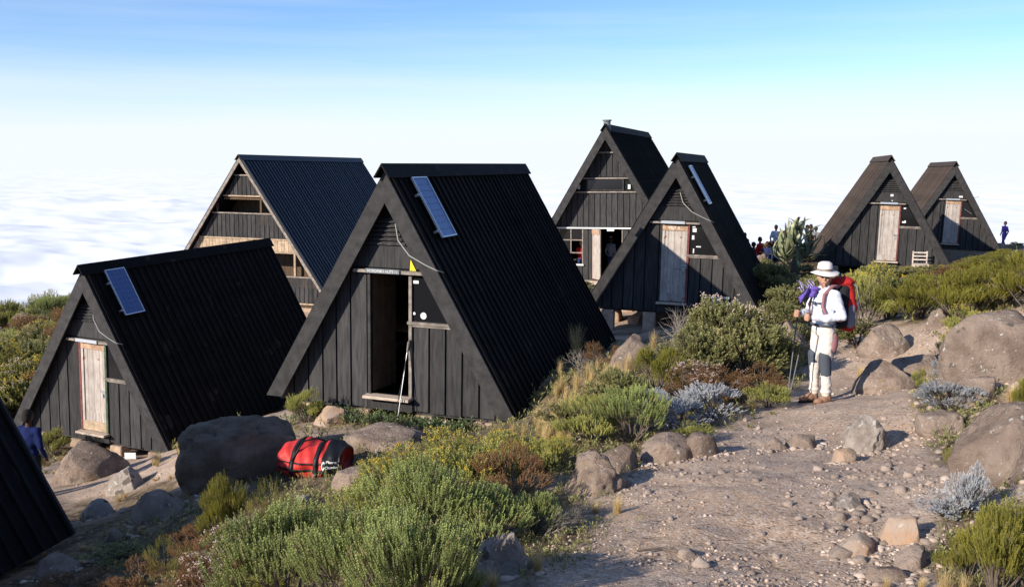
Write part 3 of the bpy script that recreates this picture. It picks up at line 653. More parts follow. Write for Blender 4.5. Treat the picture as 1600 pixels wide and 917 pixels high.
rock(326,925,62,42,'rockgrey','grey stone at the bottom picture edge below the white flowers',seed=19)
rock(785,908,120,74,'rockgrey','pale rough boulder at the path edge near the bottom centre',rough=.14,seed=27,planes=6,sub=5,dp=.7,back=-.12)
rock(930,774,104,62,'rock','craggy boulder with cracks on the left edge of the path',rough=.26,seed=22,planes=12,sub=5)
rock(975,738,76,42,'rock','smooth low rock just behind the craggy boulder',rough=.08,seed=23)
rock(1048,722,100,56,'rock','broad buried rock beside the silvery shrubs',rough=.08,seed=24,sink=.4)
rock(1103,716,62,48,'rock','upright rounded rock casting a shadow on the path',rough=.12,seed=25)
rock(1371,702,88,58,'rockgrey','lumpy isolated boulder in the middle of the path on the right',rough=.2,seed=26,sub=5)
rock(1322,722,42,28,'rockor','low orange stone left of the lumpy boulder',rough=.08,seed=28)
rock(1258,698,56,26,'rock','low flat rock poking out of the path left of the lumpy boulder',rough=.12,seed=29,sink=.45)
rock(1216,700,40,22,'rock','smaller low rock poking out of the path',rough=.12,seed=30,sink=.45)
rock(1392,612,110,50,'rock','rounded bank rock catching the shadow of the hiker',rough=.09,seed=31,sink=.35)
rock(1448,592,90,44,'rock','rock ledge right of the bank rock, half in shade',rough=.1,seed=32,sink=.35)
rock(1400,556,96,58,'rock','large rounded brown boulder behind the hiker backpack side',rough=.1,seed=33,sub=5)
rock(1384,602,22,34,'rockor','small upright stone at the foot of the bank rock',rough=.1,seed=34)
rock(1580,600,180,104,'rock','huge smooth boulder with white lichen dots at the right picture edge',rough=.10,planes=2,seed=35,sub=5,dp=.7)
rock(1600,750,190,112,'rock','huge lichened boulder behind the bottom right shrub',rough=.12,planes=2,seed=36,sub=5,dp=.7)
rock(1492,672,96,44,'rock','low smooth rock below the silvery shrub on the right',rough=.07,seed=37,sink=.4)
rock(1540,628,90,44,'rock','low rock wedged between the two huge boulders',rough=.1,seed=38,sink=.35)
rock(1418,842,84,46,'rockor','orange-brown slab in the trail at lower right',rough=.07,seed=39,sink=.45)
rock(1352,862,90,34,'rockor','split grey and orange slab in the trail, left of the orange-brown one',rough=.07,planes=14,seed=40,sink=.5)
rock(1436,878,70,34,'rock','grey slab below the orange-brown one at lower right',rough=.08,seed=41,sink=.45)
rock(1396,905,70,26,'rock','flat grey slab near the bottom right dry grass',rough=.08,seed=42,sink=.5)
rock(1328,795,56,22,'rockgrey','cluster stone at the middle of the rubble patch on the path',rough=.16,seed=43)
rock(988,580,92,60,'rock','brown rock behind the bushes, right of the central hut roof',rough=.14,seed=44)
rock(1238,560,70,66,'rock','brown rock behind the trekking poles of the hiker',rough=.09,seed=45)
rock(1478,512,46,26,'rock','small rocks at the top of the trail between the bushes',seed=46)
rock(1188,425,44,34,'rock','rocky knoll under the seated people beside the middle hut',rough=.2,planes=12,seed=47)
rock(1010,508,60,22,'rockor','pinkish rock at the base of the middle hut',rough=.1,seed=48)
rock(955,505,60,34,'rockor','pink sunlit rock between the central roof and the middle hut',rough=.1,seed=49)
rock(1325,395,30,14,'rock','flat rock on the skyline between the right huts and the people',seed=50)
rock(1555,388,60,12,'rock','pale rock on the skyline right of the farthest hut',seed=51,rough=.1)
rock(238,812,100,44,'rock','dark low rock hump in the shadow left of the upright shrub',rough=.12,seed=61,sink=.5)
rock(80,905,80,34,'rock','low rock in the dark bottom left corner',rough=.12,seed=62,sink=.5)
rock(172,850,54,24,'rock','small rock in the shade right of the left dark roof',rough=.12,seed=63,sink=.5)
# loose stones of the path: individuals, shared meshes
SM=[rockmesh(100+i,2,8,.16) for i in range(6)]
def stones(n,cx,cy,sx,sy,lo,hi,label,group,mname='stone'):
    for i in range(n):
        px=random.gauss(cx,sx); py=random.gauss(cy,sy)
        if not(880<px<1600 and 560<py<915): continue
        p=at(px,py); s=random.uniform(lo,hi)*(.6+.4*random.random()); me=SM[random.randrange(6)]
        if not me.materials: me.materials.append(M['stone'])
        o=link('loose_stone',me); s/=2; o.scale=(s,s*random.uniform(.7,1),s*random.uniform(.55,.85)); o.location=(p.x,p.y,p.z+s*.25); o.rotation_euler=(random.uniform(-.3,.3),random.uniform(-.3,.3),random.uniform(0,6.28))
        tag(o,label,'stone',group)
stones(32,1335,795,55,22,.04,.14,'loose stone in the rubble patch right of the path centre','stones of the rubble patch')
stones(34,1080,735,50,16,.05,.12,'loose stone heaped below the upright rounded rock','stones below the upright rock')
stones(34,1400,720,50,16,.04,.13,'loose stone strewn below the lumpy isolated boulder','stones below the lumpy boulder')
stones(26,1180,670,60,26,.04,.10,'loose stone on the path below the silvery shrubs','stones near the silvery shrubs')
stones(36,1250,800,180,80,.03,.09,'small stone lying scattered on the open path','stones scattered on the path')
stones(20,1430,620,60,24,.05,.12,'loose stone in front of the bank rocks','stones by the bank rocks')
for px,py,s,l in ((1312,858,.09,'single pale stone lying left of the split slab'),(1345,868,.06,'little reddish stone just below the split slab'),(1095,885,.07,'rounded reddish stone near the bottom of the path'),(1075,868,.08,'pinkish stone at the end of the fallen twig'),(1420,605,.12,'lone stone behind the hiker on the right')):
    p=at(px,py); o=link('stone',rockmesh(int(px),3,9,.15),M['stone']); o.scale=(s,s*.8,s*.6); o.location=(p.x,p.y,p.z+s*.3); tag(o,l,'stone')
# gravel: nobody could count it
tv=[];tt=[]
def gravel():
    bm=bmesh.new(); bmesh.ops.create_icosphere(bm,subdivisions=1,radius=1); V0=np.array([v.co for v in bm.verts]); T0=np.array([[v.index for v in f.verts] for f in bm.faces]); bm.free()
    n=4800; px=RNG.uniform(700,1640,n*3); py=RNG.uniform(560,990,n*3)
    a=fbm(np.stack([px/90,py/40,px*0],1),3,77); edge=np.exp(-((px-(870+(917-py)*.75))/60)**2)*.5
    keep=(a+edge+RNG.uniform(-.4,.4,n*3)>.30)&(px>760+(917-py)*.55); px,py=px[keep][:n],py[keep][:n]; n=len(px)
    # ground points: march cheaply by two fixed-point steps
    d=np.array([list(ray(float(a_),float(b_))) for a_,b_ in zip(px,py)]); t=np.full(n,8.0)
    for k in range(9): g=ground(d[:,0]*t,t,False); t=np.clip(.45*t+.55*(g/d[:,2]),2.2,40)
    P=np.stack([d[:,0]*t,t],1); P+=RNG.normal(0,.05,P.shape); z=ground(P[:,0],P[:,1])
    s=RNG.gamma(1.8,.0034,n)+.003; s=np.minimum(s,.026)
    rot=RNG.uniform(0,6.28,n); c,si=np.cos(rot),np.sin(rot); V=np.repeat(V0[None],n,0)*(1+RNG.uniform(-.28,.28,(n,len(V0),1)))
    V=V*np.stack([s,s*RNG.uniform(.6,1,n),s*RNG.uniform(.45,.8,n)],1)[:,None,:]
    X=V[:,:,0]*c[:,None]-V[:,:,1]*si[:,None]; Y=V[:,:,0]*si[:,None]+V[:,:,1]*c[:,None]
    V=np.stack([X+P[:,0:1],Y+P[:,1:2],V[:,:,2]+(z+s*.15)[:,None]],2).reshape(-1,3)
    T=(T0[None]+(np.arange(n)*len(V0))[:,None,None]).reshape(-1,3)
    return npmesh('gravel',V,T,False,np.repeat(RNG.uniform(0,1,n),len(V0)))
tag(link('gravel',gravel(),M['gravel']),'fine angular gravel strewn over the trodden path','gravel',kind='stuff')
# small stones and grit banked against the rocks, and plant litter on the path
def litter_bits():
    n=1500; px=RNG.uniform(820,1600,n); py=RNG.uniform(600,930,n); d=np.array([list(ray(float(a_),float(b_))) for a_,b_ in zip(px,py)]); t=np.full(n,8.0)
    for k in range(9): g=ground(d[:,0]*t,t,False); t=np.clip(.45*t+.55*(g/d[:,2]),2.2,40)
    x=d[:,0]*t; y=t; z=ground(x,y)+.004; a=RNG.uniform(0,6.28,n); L_=RNG.gamma(2,.014,n)+.008; w_=RNG.uniform(.0012,.003,n); dx,dy=np.cos(a),np.sin(a)
    V=np.stack([np.stack([x-dx*L_,y-dy*L_,z],1),np.stack([x+dx*L_,y+dy*L_,z+L_*.1],1),np.stack([x-dy*w_+dx*L_*.2,y+dx*w_+dy*L_*.2,z+.004],1),np.stack([x+dy*w_,y-dx*w_,z+.006],1)],1).reshape(-1,3)
    b=(np.arange(n)*4)[:,None,None]; T=(np.array([[0,2,3],[3,2,1],[0,3,1]])[None]+b).reshape(-1,3); return npmesh('plant_litter',V,T)
tag(link('plant_litter',litter_bits(),M['bark']),'dry twig fragments and plant litter on the path','plant litter',kind='stuff')
def scree():
    bm=bmesh.new(); bmesh.ops.create_icosphere(bm,subdivisions=1,radius=1); V0=np.array([v.co for v in bm.verts]); T0=np.array([[v.index for v in f.verts] for f in bm.faces]); bm.free()
    P=[]
    for o in list(C.objects):
        if o.name.startswith('boulder'):
            m=60 if o.location.y<14 else 30; a=RNG.uniform(0,6.28,m); q=RNG.uniform(.95,1.35,m)
            P.append(np.stack([o.location.x+np.cos(a)*o.scale.x*q,o.location.y+np.sin(a)*o.scale.y*q],1))
    P=np.concatenate(P); n=len(P); z=ground(P[:,0],P[:,1]); s=np.minimum(RNG.gamma(1.8,.008,n)+.006,.05)
    V=np.repeat(V0[None],n,0)*(1+RNG.uniform(-.3,.3,(n,len(V0),1)))*np.stack([s,s*RNG.uniform(.6,1,n),s*RNG.uniform(.4,.8,n)],1)[:,None,:]
    V=(V+np.stack([P[:,0],P[:,1],z],1)[:,None,:]).reshape(-1,3); T=(T0[None]+(np.arange(n)*len(V0))[:,None,None]).reshape(-1,3)
    return npmesh('rubble',V,T,False,np.repeat(RNG.uniform(0,1,n),len(V0)))
tag(link('rubble',scree(),M['gravel']),'small rubble banked around the feet of the boulders','rubble',kind='stuff')
# ------------------------------------------------------------ plants
def rotz_to(dirs,roll):
    "matrices taking +z to dirs, random roll"
    d=dirs/np.linalg.norm(dirs,axis=1)[:,None]; a=np.where(np.abs(d[:,2:3])<.95,np.array([[0,0,1.]]),np.array([[1.,0,0]])); u=np.cross(a,d); u/=np.linalg.norm(u,axis=1)[:,None]; v=np.cross(d,u)
    c,s=np.cos(roll)[:,None],np.sin(roll)[:,None]; return np.stack([u*c+v*s,-u*s+v*c,d],2)
def sprig(nl,ln,lw,ll,up,seed,ball=False):
    "one sprig: short leaves set round a stem; tint rises to the tip"
    r=np.random.default_rng(seed); V=[];T=[];ti=[]
    for i in range(nl):
        f=(i+.5)/nl; z=ln*(f if not ball else .5+.5*f); a=i*2.4+r.uniform(-.3,.3); u=up+(1-up)*f*.6+r.uniform(-.12,.12)
        L_=ll*(1-.35*f)*r.uniform(.8,1.2); d=np.array([math.cos(a)*math.cos(u*1.5),math.sin(a)*math.cos(u*1.5),math.sin(u*1.5)]); s=np.array([-math.sin(a),math.cos(a),0])*lw*.5
        b=np.array([0,0,z]); k=len(V); m=b+d*L_*.55
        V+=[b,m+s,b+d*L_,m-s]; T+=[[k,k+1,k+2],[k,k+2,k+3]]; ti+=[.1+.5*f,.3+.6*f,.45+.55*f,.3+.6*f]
    return np.array(V),np.array(T),np.array(ti)
def assemble(tpls,P,D,Sc,tn,seed):
    r=np.random.default_rng(seed); VV=[];TT=[];TI=[];b=0; which=r.integers(0,len(tpls),len(P))
    for w_,(v,t,ti) in enumerate(tpls):
        m=which==w_; n=m.sum()
        if not n: continue
        Rm=rotz_to(D[m],r.uniform(0,6.28,n)); X=np.einsum('nij,kj->nki',Rm,v)*Sc[m][:,None,None]+P[m][:,None,:]
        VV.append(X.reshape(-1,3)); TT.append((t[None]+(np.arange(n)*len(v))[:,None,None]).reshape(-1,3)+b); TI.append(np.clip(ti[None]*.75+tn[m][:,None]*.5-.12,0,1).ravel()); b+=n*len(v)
    return np.concatenate(VV),np.concatenate(TT),np.concatenate(TI)
def shrub_meshes(kind,seed,n):
    "unit shrub: about 1 m wide and 1 m high; foliage, stems, flower positions"
    r=np.random.default_rng(seed)
    # sub-clumps give an uneven outline
    nc=dict(heath=16,heathy=17,erica=19,dk=19,brown=12,silver=16,thin=6).get(kind,12)
    ca=r.uniform(0,6.28,nc); cr=.42*np.sqrt(r.uniform(0,1,nc)); cz=(.80-.95*cr**1.4)*r.uniform(.4,1.12,nc); cc=np.stack([cr*np.cos(ca),cr*np.sin(ca),cz],1); crad=r.uniform(.11,.23,nc)
    k=r.integers(0,nc,n); dirs=r.normal(size=(n,3)); dirs[:,2]=np.abs(dirs[:,2])*.9-.25; dirs/=np.linalg.norm(dirs,axis=1)[:,None]
    rad=crad[k]*r.uniform(.35,1.0,n)**.5; P=cc[k]+dirs*rad[:,None]*np.array([1,1,1.05]); P[:,2]=np.maximum(P[:,2],.02)
    upf=dict(heath=2.2,heathy=1.8,erica=1.5,dk=.9,brown=1.2,silver=.8,thin=2.5).get(kind,1.5)
    out=P-np.array([0,0,.1]); D=out/np.linalg.norm(out,axis=1)[:,None]+np.array([0,0,upf*.5])+r.normal(0,.22,(n,3))
    Sc=r.uniform(.7,1.25,n); tn=np.clip(.45+.5*vn(P*5+seed,seed)+r.normal(0,.13,n)+.25*(vn(cc*9+seed,3)[k]),0,1)
    tp={'heath':[sprig(26,.13,.011,.020,.62,seed+i) for i in range(3)],'heathy':[sprig(22,.12,.013,.022,.5,seed+i) for i in range(3)],
        'erica':[sprig(30,.125,.0075,.020,.5,seed+i) for i in range(3)],'dk':[sprig(16,.09,.018,.035,.35,seed+i) for i in range(3)],
        'brown':[sprig(18,.11,.010,.022,.5,seed+i) for i in range(3)],'silver':[sprig(18,.10,.017,.026,.30,seed+i) for i in range(3)],'thin':[sprig(24,.20,.007,.022,.55,seed+i) for i in range(3)]}[kind]
    fo=assemble(tp,P,D,Sc,tn,seed)
    mb=MB()
    for i in range(nc):
        c=cc[i]; mid=np.array([c[0]*.45,c[1]*.45,c[2]*.45])+r.normal(0,.03,3); mb.tube([(c[0]*.08,c[1]*.08,-.05),tuple(mid),tuple(c)],[.016,.011,.005],5,False)
        for j in range(5):
            dd=r.normal(size=3); dd[2]=abs(dd[2])*.8; dd/=np.linalg.norm(dd); e=c+dd*crad[i]*.95; mb.tube([tuple(mid*.4+c*.6),tuple((mid*.2+c*.8+e)/2),tuple(e)],[.005,.004,.002],3,False)
    for i in range(26):
        q=P[r.integers(0,n)]; dd=D[r.integers(0,n)]*.3+r.normal(0,.35,3)+np.array([0,0,.5]); dd/=np.linalg.norm(dd); e=q+dd*r.uniform(.08,.22); mb.tube([tuple(q*.8),tuple((q+e)/2+r.normal(0,.01,3)),tuple(e)],[.004,.003,.0015],3,False)
    return fo,(mb.V,mb.F),P,D
BANK={}
def bank(kind,mname,seeds,n):
    BANK[kind]=[]
    for s in seeds:
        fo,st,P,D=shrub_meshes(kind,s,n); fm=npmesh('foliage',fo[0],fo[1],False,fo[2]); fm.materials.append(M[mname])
        sm=mesh('stem',*st); sm.materials.append(M['bark']); r=np.random.default_rng(s); 
        top=np.argsort(-(P[:,2]+.35*np.hypot(P[:,0],P[:,1])+r.normal(0,.12,len(P))))[:90]
        fl={}
        bmv,bmt=[],[]
        base=np.array([[1,0,0],[0,1,0],[-1,0,0],[0,-1,0],[0,0,.8],[0,0,-.5]])*1.0; bt=np.array([[0,1,4],[1,2,4],[2,3,4],[3,0,4],[1,0,5],[2,1,5],[3,2,5],[0,3,5]])
        for q in top:
            for j in range(4):
                c=P[q]+D[q]/np.linalg.norm(D[q])*.12+r.normal(0,.012,3); bmt.append(bt+len(bmv)*6); bmv.append(base*r.uniform(.007,.013)+c)
        fme={}
        for nm in ('flowy','floww'):
            f=npmesh('flowers',np.concatenate(bmv),np.concatenate(bmt),False,r.uniform(0,1,len(bmv)*6)); f.materials.append(M[nm]); fme[nm]=f
        BANK[kind].append((fm,sm,fme))
bank('heath','heath',(1,2,3),1500); bank('heathy','heathy',(4,5),1400); bank('erica','erica',(6,7,8),2100); bank('dk','dkgreen',(9,10),1300); bank('brown','brown',(11,12),1100); bank('silver','silver',(13,14),900); bank('thin','erica',(15,),420)
def shrub_at(p,wd,ht,kind,label,name,cat='shrub',group=None,fl=None,dp=1.0):
    fm,sm,fme=random.choice(BANK[kind]); root=empty(name,p,random.uniform(0,6.28)); root.scale=(wd,wd*dp,ht*1.02)
    tag(root,label,cat,group); link('foliage',fm,None,root); link('stem',sm,None,root)
    if fl: tag(link('flowers',fme[fl],None,root),kind='stuff')
    return root
NM=dict(heath='heath_shrub',heathy='heath_shrub',erica='erica_shrub',dk='leafy_bush',brown='heather_shrub',silver='everlasting_shrub',thin='erica_shrub')
def shrub(px,py,wpx,hpx,kind,label,group=None,fl=None,tilt=0):
    p=at(px,py); k=p.y/F; o=shrub_at(p,wpx*k,hpx*k*.86,kind,label,NM[kind],'shrub',group,fl); return o
# foreground mass
FG=[(445,985,210,240,'heath','grey-green heath at the bottom edge, leftmost of the foreground mass',None),
(560,985,220,235,'heath','tall grey-green heath at the bottom edge below the duffel bag',None),
(650,985,210,235,'heath','dark-gapped grey-green heath left of the pale rough boulder',None),
(700,950,105,100,'heath','blue-green heath touching the pale rough boulder on its left',None),
(475,900,160,135,'heathy','bright green heath on the slope below the small pale stone',None),
(570,885,180,150,'heathy','bright green heath right of the slope stone, in front of the duffel',None),
(660,870,200,185,'heath','grey-green heath in the middle of the foreground mass',None),
(750,860,160,120,'heath','grey-green heath above the pale rough boulder',None),
(835,835,95,80,'heath','feathery grey-green heath at the right end of the mass by the path',None),
(630,790,150,105,'heathy','upper heath with scattered yellow flowers behind the duffel side','flowy'),
(715,790,180,125,'heathy','yellow-flowered heath below the central hut corner','flowy'),
(800,790,140,105,'brown','twiggy brown heather among green heath above the path',None),
(800,735,130,70,'heathy','golden-flowered low shrub near the foot of the central roof','flowy'),
(725,735,120,50,'heathy','low golden-flowered shrub beneath the central hut wall','flowy'),
(865,735,90,60,'heathy','yellow-flowered shrub left of the craggy boulder','flowy'),
(695,945,130,60,'erica','low yellow-green shrub at the bottom edge left of the pale boulder',None),
(350,850,76,125,'erica','upright yellow-green shrub against the big dark boulder',None),
(432,840,76,100,'thin','upright yellow-green shrub with dry twigs left of the duffel',None),
(395,850,110,70,'brown','dry brown heather between the two upright shrubs',None),
(400,905,150,110,'dk','shaded dark bush in the hollow between heather and heath','floww'),
(340,895,120,100,'brown','russet heather at the edge of the big shadow',None),
(318,955,150,110,'brown','russet heather with pale pink flowers at the bottom left','floww'),
(262,900,56,70,'thin','thin wispy shrub standing in the shadow at lower left',None),
(395,960,120,80,'erica','yellow-brown low shrub above the grey bottom stone',None)]
FG+=[(215,915,110,46,'brown','dry brown scrub in the shadow at the bottom left',None),(120,930,120,40,'brown','dry brown scrub at the bottom left picture edge',None),(285,860,70,44,'brown','small dry scrub beside the thin wispy shrub',None),(180,880,80,26,'dk','low dark scrub in the shade below the small rock',None)]
for a in FG: shrub(a[0],a[1],a[2],a[3],a[4],a[5],None,a[6])
MID=[(925,690,120,90,'heathy','pale green shrub above the craggy boulder',None),(985,690,110,110,'heath','grey-green shrub left of the silvery shrubs',None),
(960,640,100,80,'dk','yellowing shrub on the grassy hump',None),(1030,620,100,95,'erica','bright green shrub left of the silvery shrubs',None),
(1085,600,110,100,'dk','leafy shrub in front of the tall bush',None),(1120,590,140,150,'dk','tallest bush in front of the middle hut, olive leaves','floww'),
(1165,592,120,128,'dk','dark olive bush right of the tallest bush',None),(1210,590,80,90,'dk','olive bush beside the trekking poles of the hiker',None),
(1110,630,130,70,'brown','russet heather with pale heads at the foot of the tallest bush','floww'),(1180,625,110,60,'brown','reddish heather right of the russet one with pale heads',None),
(1060,670,100,66,'silver','silvery everlasting shrub, left one of the path-edge pair',None),(1112,655,100,72,'silver','silvery everlasting shrub, right one of the path-edge pair',None),(1150,628,60,42,'silver','small silvery shrub below the reddish heather',None),(1020,655,60,60,'silver','thin silvery-green shrub behind the left silvery one',None),
(1085,690,60,35,'heathy','little green shrub in front of the silvery pair',None),(1200,640,70,45,'heathy','low green shrub at the path edge by the pole tips',None),
(880,680,80,60,'dk','twiggy shrub on the hump near the roof foot',None),(940,575,70,50,'brown','dry brown shrub beside the rear foot of the central roof',None)]
for a in MID: shrub(a[0],a[1],a[2],a[3],a[4],a[5],None,a[6])
RT=[(1350,515,95,112,'heathy','yellow-flowered bush right behind the backpack','flowy'),(1340,545,80,60,'dk','low dotted bush below the backpack','floww'),(1388,500,85,92,'dk','bush with yellow heads left of the wooden chair','flowy'),
(1435,500,115,78,'erica','dense bright green erica in front of the wooden chair',None),(1490,500,115,82,'erica','dense bright green erica right of the chair',None),(1385,445,80,40,'dk','low bush at the foot of the chair',None),
(1535,490,105,78,'erica','green erica above the top of the huge smooth boulder',None),(1570,480,115,80,'erica','yellow-green erica behind the huge smooth boulder',None),(1615,490,120,110,'erica','erica at the right edge behind the huge boulder',None),
(1590,440,110,50,'erica','erica on the skyline at the right picture edge',None),(1545,440,100,44,'erica','erica below the farthest hut on its right',None),(1505,440,90,36,'brown','russet bush below the farthest hut',None),(1462,440,90,32,'dk','bush at the right foot of the hut with the chair','flowy'),
(1530,425,70,30,'erica','low erica near the skyline right of the far hut',None),(1575,418,70,30,'erica','low erica on the skyline near the walking person',None),
(1510,530,70,60,'heathy','yellow-flowered shrub beside the huge smooth boulder','flowy'),(1495,565,60,60,'heathy','green shrub with one yellow head above the silvery shrub','flowy'),
(1436,612,24,44,'heathy','tiny yellow-flowered plant at the foot of the bank ledge','flowy'),
(1495,600,66,60,'silver','silvery shrub left of the huge smooth boulder, upper one',None),(1478,640,80,56,'silver','silvery shrub above the low smooth rock, lower one',None),(1520,630,50,36,'silver','small silvery shrub right of the low smooth rock',None),
(1575,735,110,100,'silver','silvery shrub growing over the lower huge boulder',None),(1508,800,60,100,'silver','tall silvery shrub beside the bottom right erica',None),(1478,800,90,50,'silver','low silvery shrub left of the bottom right erica',None),
(1495,745,50,90,'thin','narrow green shrub along the lower huge boulder',None),(1555,925,140,170,'erica','big yellow-green erica at the bottom right',None),(1605,905,120,160,'erica','yellow-green erica cut by the right picture edge',None),(1510,900,90,90,'erica','small yellow-green erica left of the big bottom right one',None),
(1600,660,50,80,'erica','green sprig shrub between the huge boulders at the right edge',None)]
for a in RT: shrub(a[0],a[1],a[2],a[3],a[4],a[5],None,a[6])
# shaded bushes between the middle and the right huts
for i,(px,py,wp,hp) in enumerate([(1205,470,80,70),(1245,485,80,56),(1215,520,90,60),(1275,462,60,44),(1225,455,50,34),(1195,440,50,45),(1285,470,60,50),(1250,540,70,40),(1170,520,70,45)]):
    shrub(px,py,wp,hp,'dk','shaded dark bush in the hollow between the middle and right huts','dark bushes between the huts')
# plants round the left hut and the hillside beyond it
shrub(84,712,46,50,'heathy','green plant beside the slab under the left hut'); shrub(478,660,56,60,'heathy','green shrub between the two big huts above the duffel'); shrub(335,668,50,26,'brown','dry shrub at the foot of the left hut roof',)
shrub(60,735,40,40,'erica','yellow-green plant at the left foot of the left hut')
r=random.Random(5)
for i in range(150):
    px=r.uniform(-260,150); D=r.uniform(25,66); x=(px-800)/F*D; p=on(x,D); s=r.uniform(.9,2.2)
    kd=r.choice(['heathy','erica','dk','dk','brown','heath','heathy']); fq=r.choice([None,None,'flowy','floww']); shrub_at(p,s*1.15,s*.85,kd,('large ' if s>1.75 else 'small ' if s<1.3 else '')+dict(heathy='green',erica='yellow-green',dk='olive',brown='russet',heath='grey-green')[kd]+' bush'+{None:'',  'flowy':' with yellow flowers','floww':' with pale flowers'}[fq]+' on the hillside beyond the left hut','hillside_bush','bush','bushes on the hillside beyond the left hut',fq)
for i in range(60):
    px=r.uniform(880,1750); D=r.uniform(34,64); x=(px-800)/F*D; p=on(x,D)
    if 1270<px<1580 and D<54: continue
    s=r.uniform(.5,1.0); shrub_at(p,s*1.3,s*.5,r.choice(['erica','dk','heathy']),'low bush on the far side of the ridge','ridge_bush','bush','low bushes on the ridge')
# dry grass
def tuft(seed,n=150,curl=.5):
    r=np.random.default_rng(seed); V=[];T=[];ti=[]
    for i in range(n):
        a=r.uniform(0,6.28); b=np.array([math.cos(a),math.sin(a),0])*r.uniform(0,.13); a2=a+r.normal(0,.7); o=np.array([math.cos(a2),math.sin(a2),0]); h_=r.uniform(.45,1); le=r.uniform(.1,.6)*curl; s=np.array([-math.sin(a2),math.cos(a2),0])*.006; k=len(V)
        for f in (0,.4,.75,1):
            c=b+o*le*f*f+np.array([0,0,h_*(f-.25*f*f*le)]); wv=s*(1-f*.9); V+=[c-wv,c+wv]; ti+=[f,f]
        for j in range(3): q=k+2*j; T+=[[q,q+1,q+3],[q,q+3,q+2]]
    return np.array(V),np.array(T),np.array(ti)
GT=[]
for s in (1,2,3):
    v,t,ti=tuft(s); me=npmesh('blades',v,t,False,np.clip(ti+np.random.default_rng(s).uniform(-.2,.2,len(ti)),0,1)); me.materials.append(M['grass']); GT.append(me)
def grass(px,py,wpx,hpx,label,group=None):
    p=at(px,py); k=p.y/F; o=link('grass_tuft',random.choice(GT)); o.location=p; o.scale=(wpx*k*1.0,wpx*k*1.0,hpx*k); o.rotation_euler=(0,0,random.uniform(0,6.28)); tag(o,label,'grass tuft',group)
for i in range(80):
    t=random.random(); px=840+140*t+random.gauss(0,26); py=690-110*t+random.gauss(0,16); grass(px,py,random.uniform(24,44),random.uniform(22,46),'tuft of golden dry grass on the hump by the central roof','golden grass on the hump')
for px,py,wp,hp,l in [(965,800,50,36,'golden grass tuft at the foot of the craggy boulder'),(840,905,60,50,'dry grass tuft in the shadow right of the pale rough boulder'),(770,925,60,36,'orange-brown grass at the base of the pale rough boulder'),(1475,925,70,60,'pale dry grass tuft at the bottom right corner of the path'),(1505,925,50,50,'dry grass tuft left of the bottom right erica'),(1580,628,60,34,'orange grass tuft between the two huge boulders'),(1385,915,40,26,'short dry grass by the flat grey slab'),(1440,915,40,26,'short dry grass between the slabs and the bottom right tuft'),(285,712,60,26,'short dry grass under the right foot of the left hut'),(245,722,50,22,'short dry grass beside the white board'),(350,672,30,26,'pale grass at the foot of the left hut roof'),(640,712,60,24,'orange dry grass below the slab in front of the central hut'),(700,700,60,22,'orange dry grass under the central hut wall'),(1175,645,40,30,'golden grass beside the small silvery shrub'),(900,560,60,60,'tall pale grass stalks beside the central roof'),(1345,590,40,26,'dry grass tuft behind the hiker'),(1400,580,50,20,'dry grass strip on top of the bank rock'),(930,800,40,20,'dry grass sprouting under the craggy boulder')]: grass(px,py,wp,hp,l)
for i in range(60):
    px=random.uniform(60,330); py=random.uniform(690,905); grass(px,py,random.uniform(16,34),random.uniform(7,16),'short dry grass tuft on the ground by the left huts','short grass by the left huts')
# low weeds along the wall of the centre hut and ground cover litter
def litter():
    n=26000; px=RNG.uniform(0,1600,n); py=RNG.uniform(440,990,n)
    f=np.zeros(n)
    for b in [(620,800,330,150),(450,880,300,120),(930,640,130,110),(1050,600,170,80),(1150,560,130,70),(1450,440,230,70),(1260,460,120,70),(60,600,140,130),(1570,850,110,90),(1500,620,70,90),(330,680,90,30),(640,665,150,26),(850,700,120,60),(1540,560,90,60),(870,850,60,50)]: f=np.maximum(f,blob(px,py,*b))
    k=f+RNG.uniform(-.3,.3,n)>.5; px,py=px[k],py[k]; n=len(px)
    d=np.array([list(ray(float(a_),float(b_))) for a_,b_ in zip(px,py)]); t=np.full(n,10.0)
    for _ in range(12): g=ground(d[:,0]*t,t,False); t=np.clip(.5*t+.5*(g/np.minimum(d[:,2],-.02)),2.2,60)
    P=np.stack([d[:,0]*t,t,ground(d[:,0]*t,t)],1); sp=sprig(9,.05,.014,.05,.3,5)
    v,tt_,ti=assemble([sp,sprig(8,.09,.008,.06,.5,6)],P,RNG.normal(0,.5,(n,3))+np.array([0,0,1]),RNG.uniform(.6,1.3,n)*np.clip(t/9,.7,2.2),RNG.uniform(0,1,n),3)
    return npmesh('ground_cover',v,tt_,False,ti)
tag(link('ground_cover',litter(),M['dkgreen']),'low leafy ground cover between the shrubs and under the huts','ground cover',kind='stuff')
n=760; q=np.array([list(hutpt('H2',float(a_),float(b_),0)) for a_,b_ in zip(RNG.uniform(-1.75,1.6,n),RNG.uniform(-.55,.05,n))]); clump=fbm2(q[:,0],q[:,1],2.2,3,71); q=q[clump+RNG.uniform(-.5,.5,n)>-.15]; n=len(q)
q[:,2]=ground(q[:,0],q[:,1])+RNG.uniform(0,.12,n)
v,t,ti=assemble([sprig(12,.13,.040,.075,.25,3),sprig(10,.16,.028,.07,.4,4)],q,RNG.normal(0,.35,(n,3))+np.array([0,0,1]),RNG.uniform(.45,.95,n),RNG.uniform(0,1,n),8)
me=npmesh('weeds',v,t,False,ti); me.materials.append(M['weed']); tag(link('weeds',me),'broad-leaved weeds growing along the foot of the central hut wall','weeds',kind='stuff')
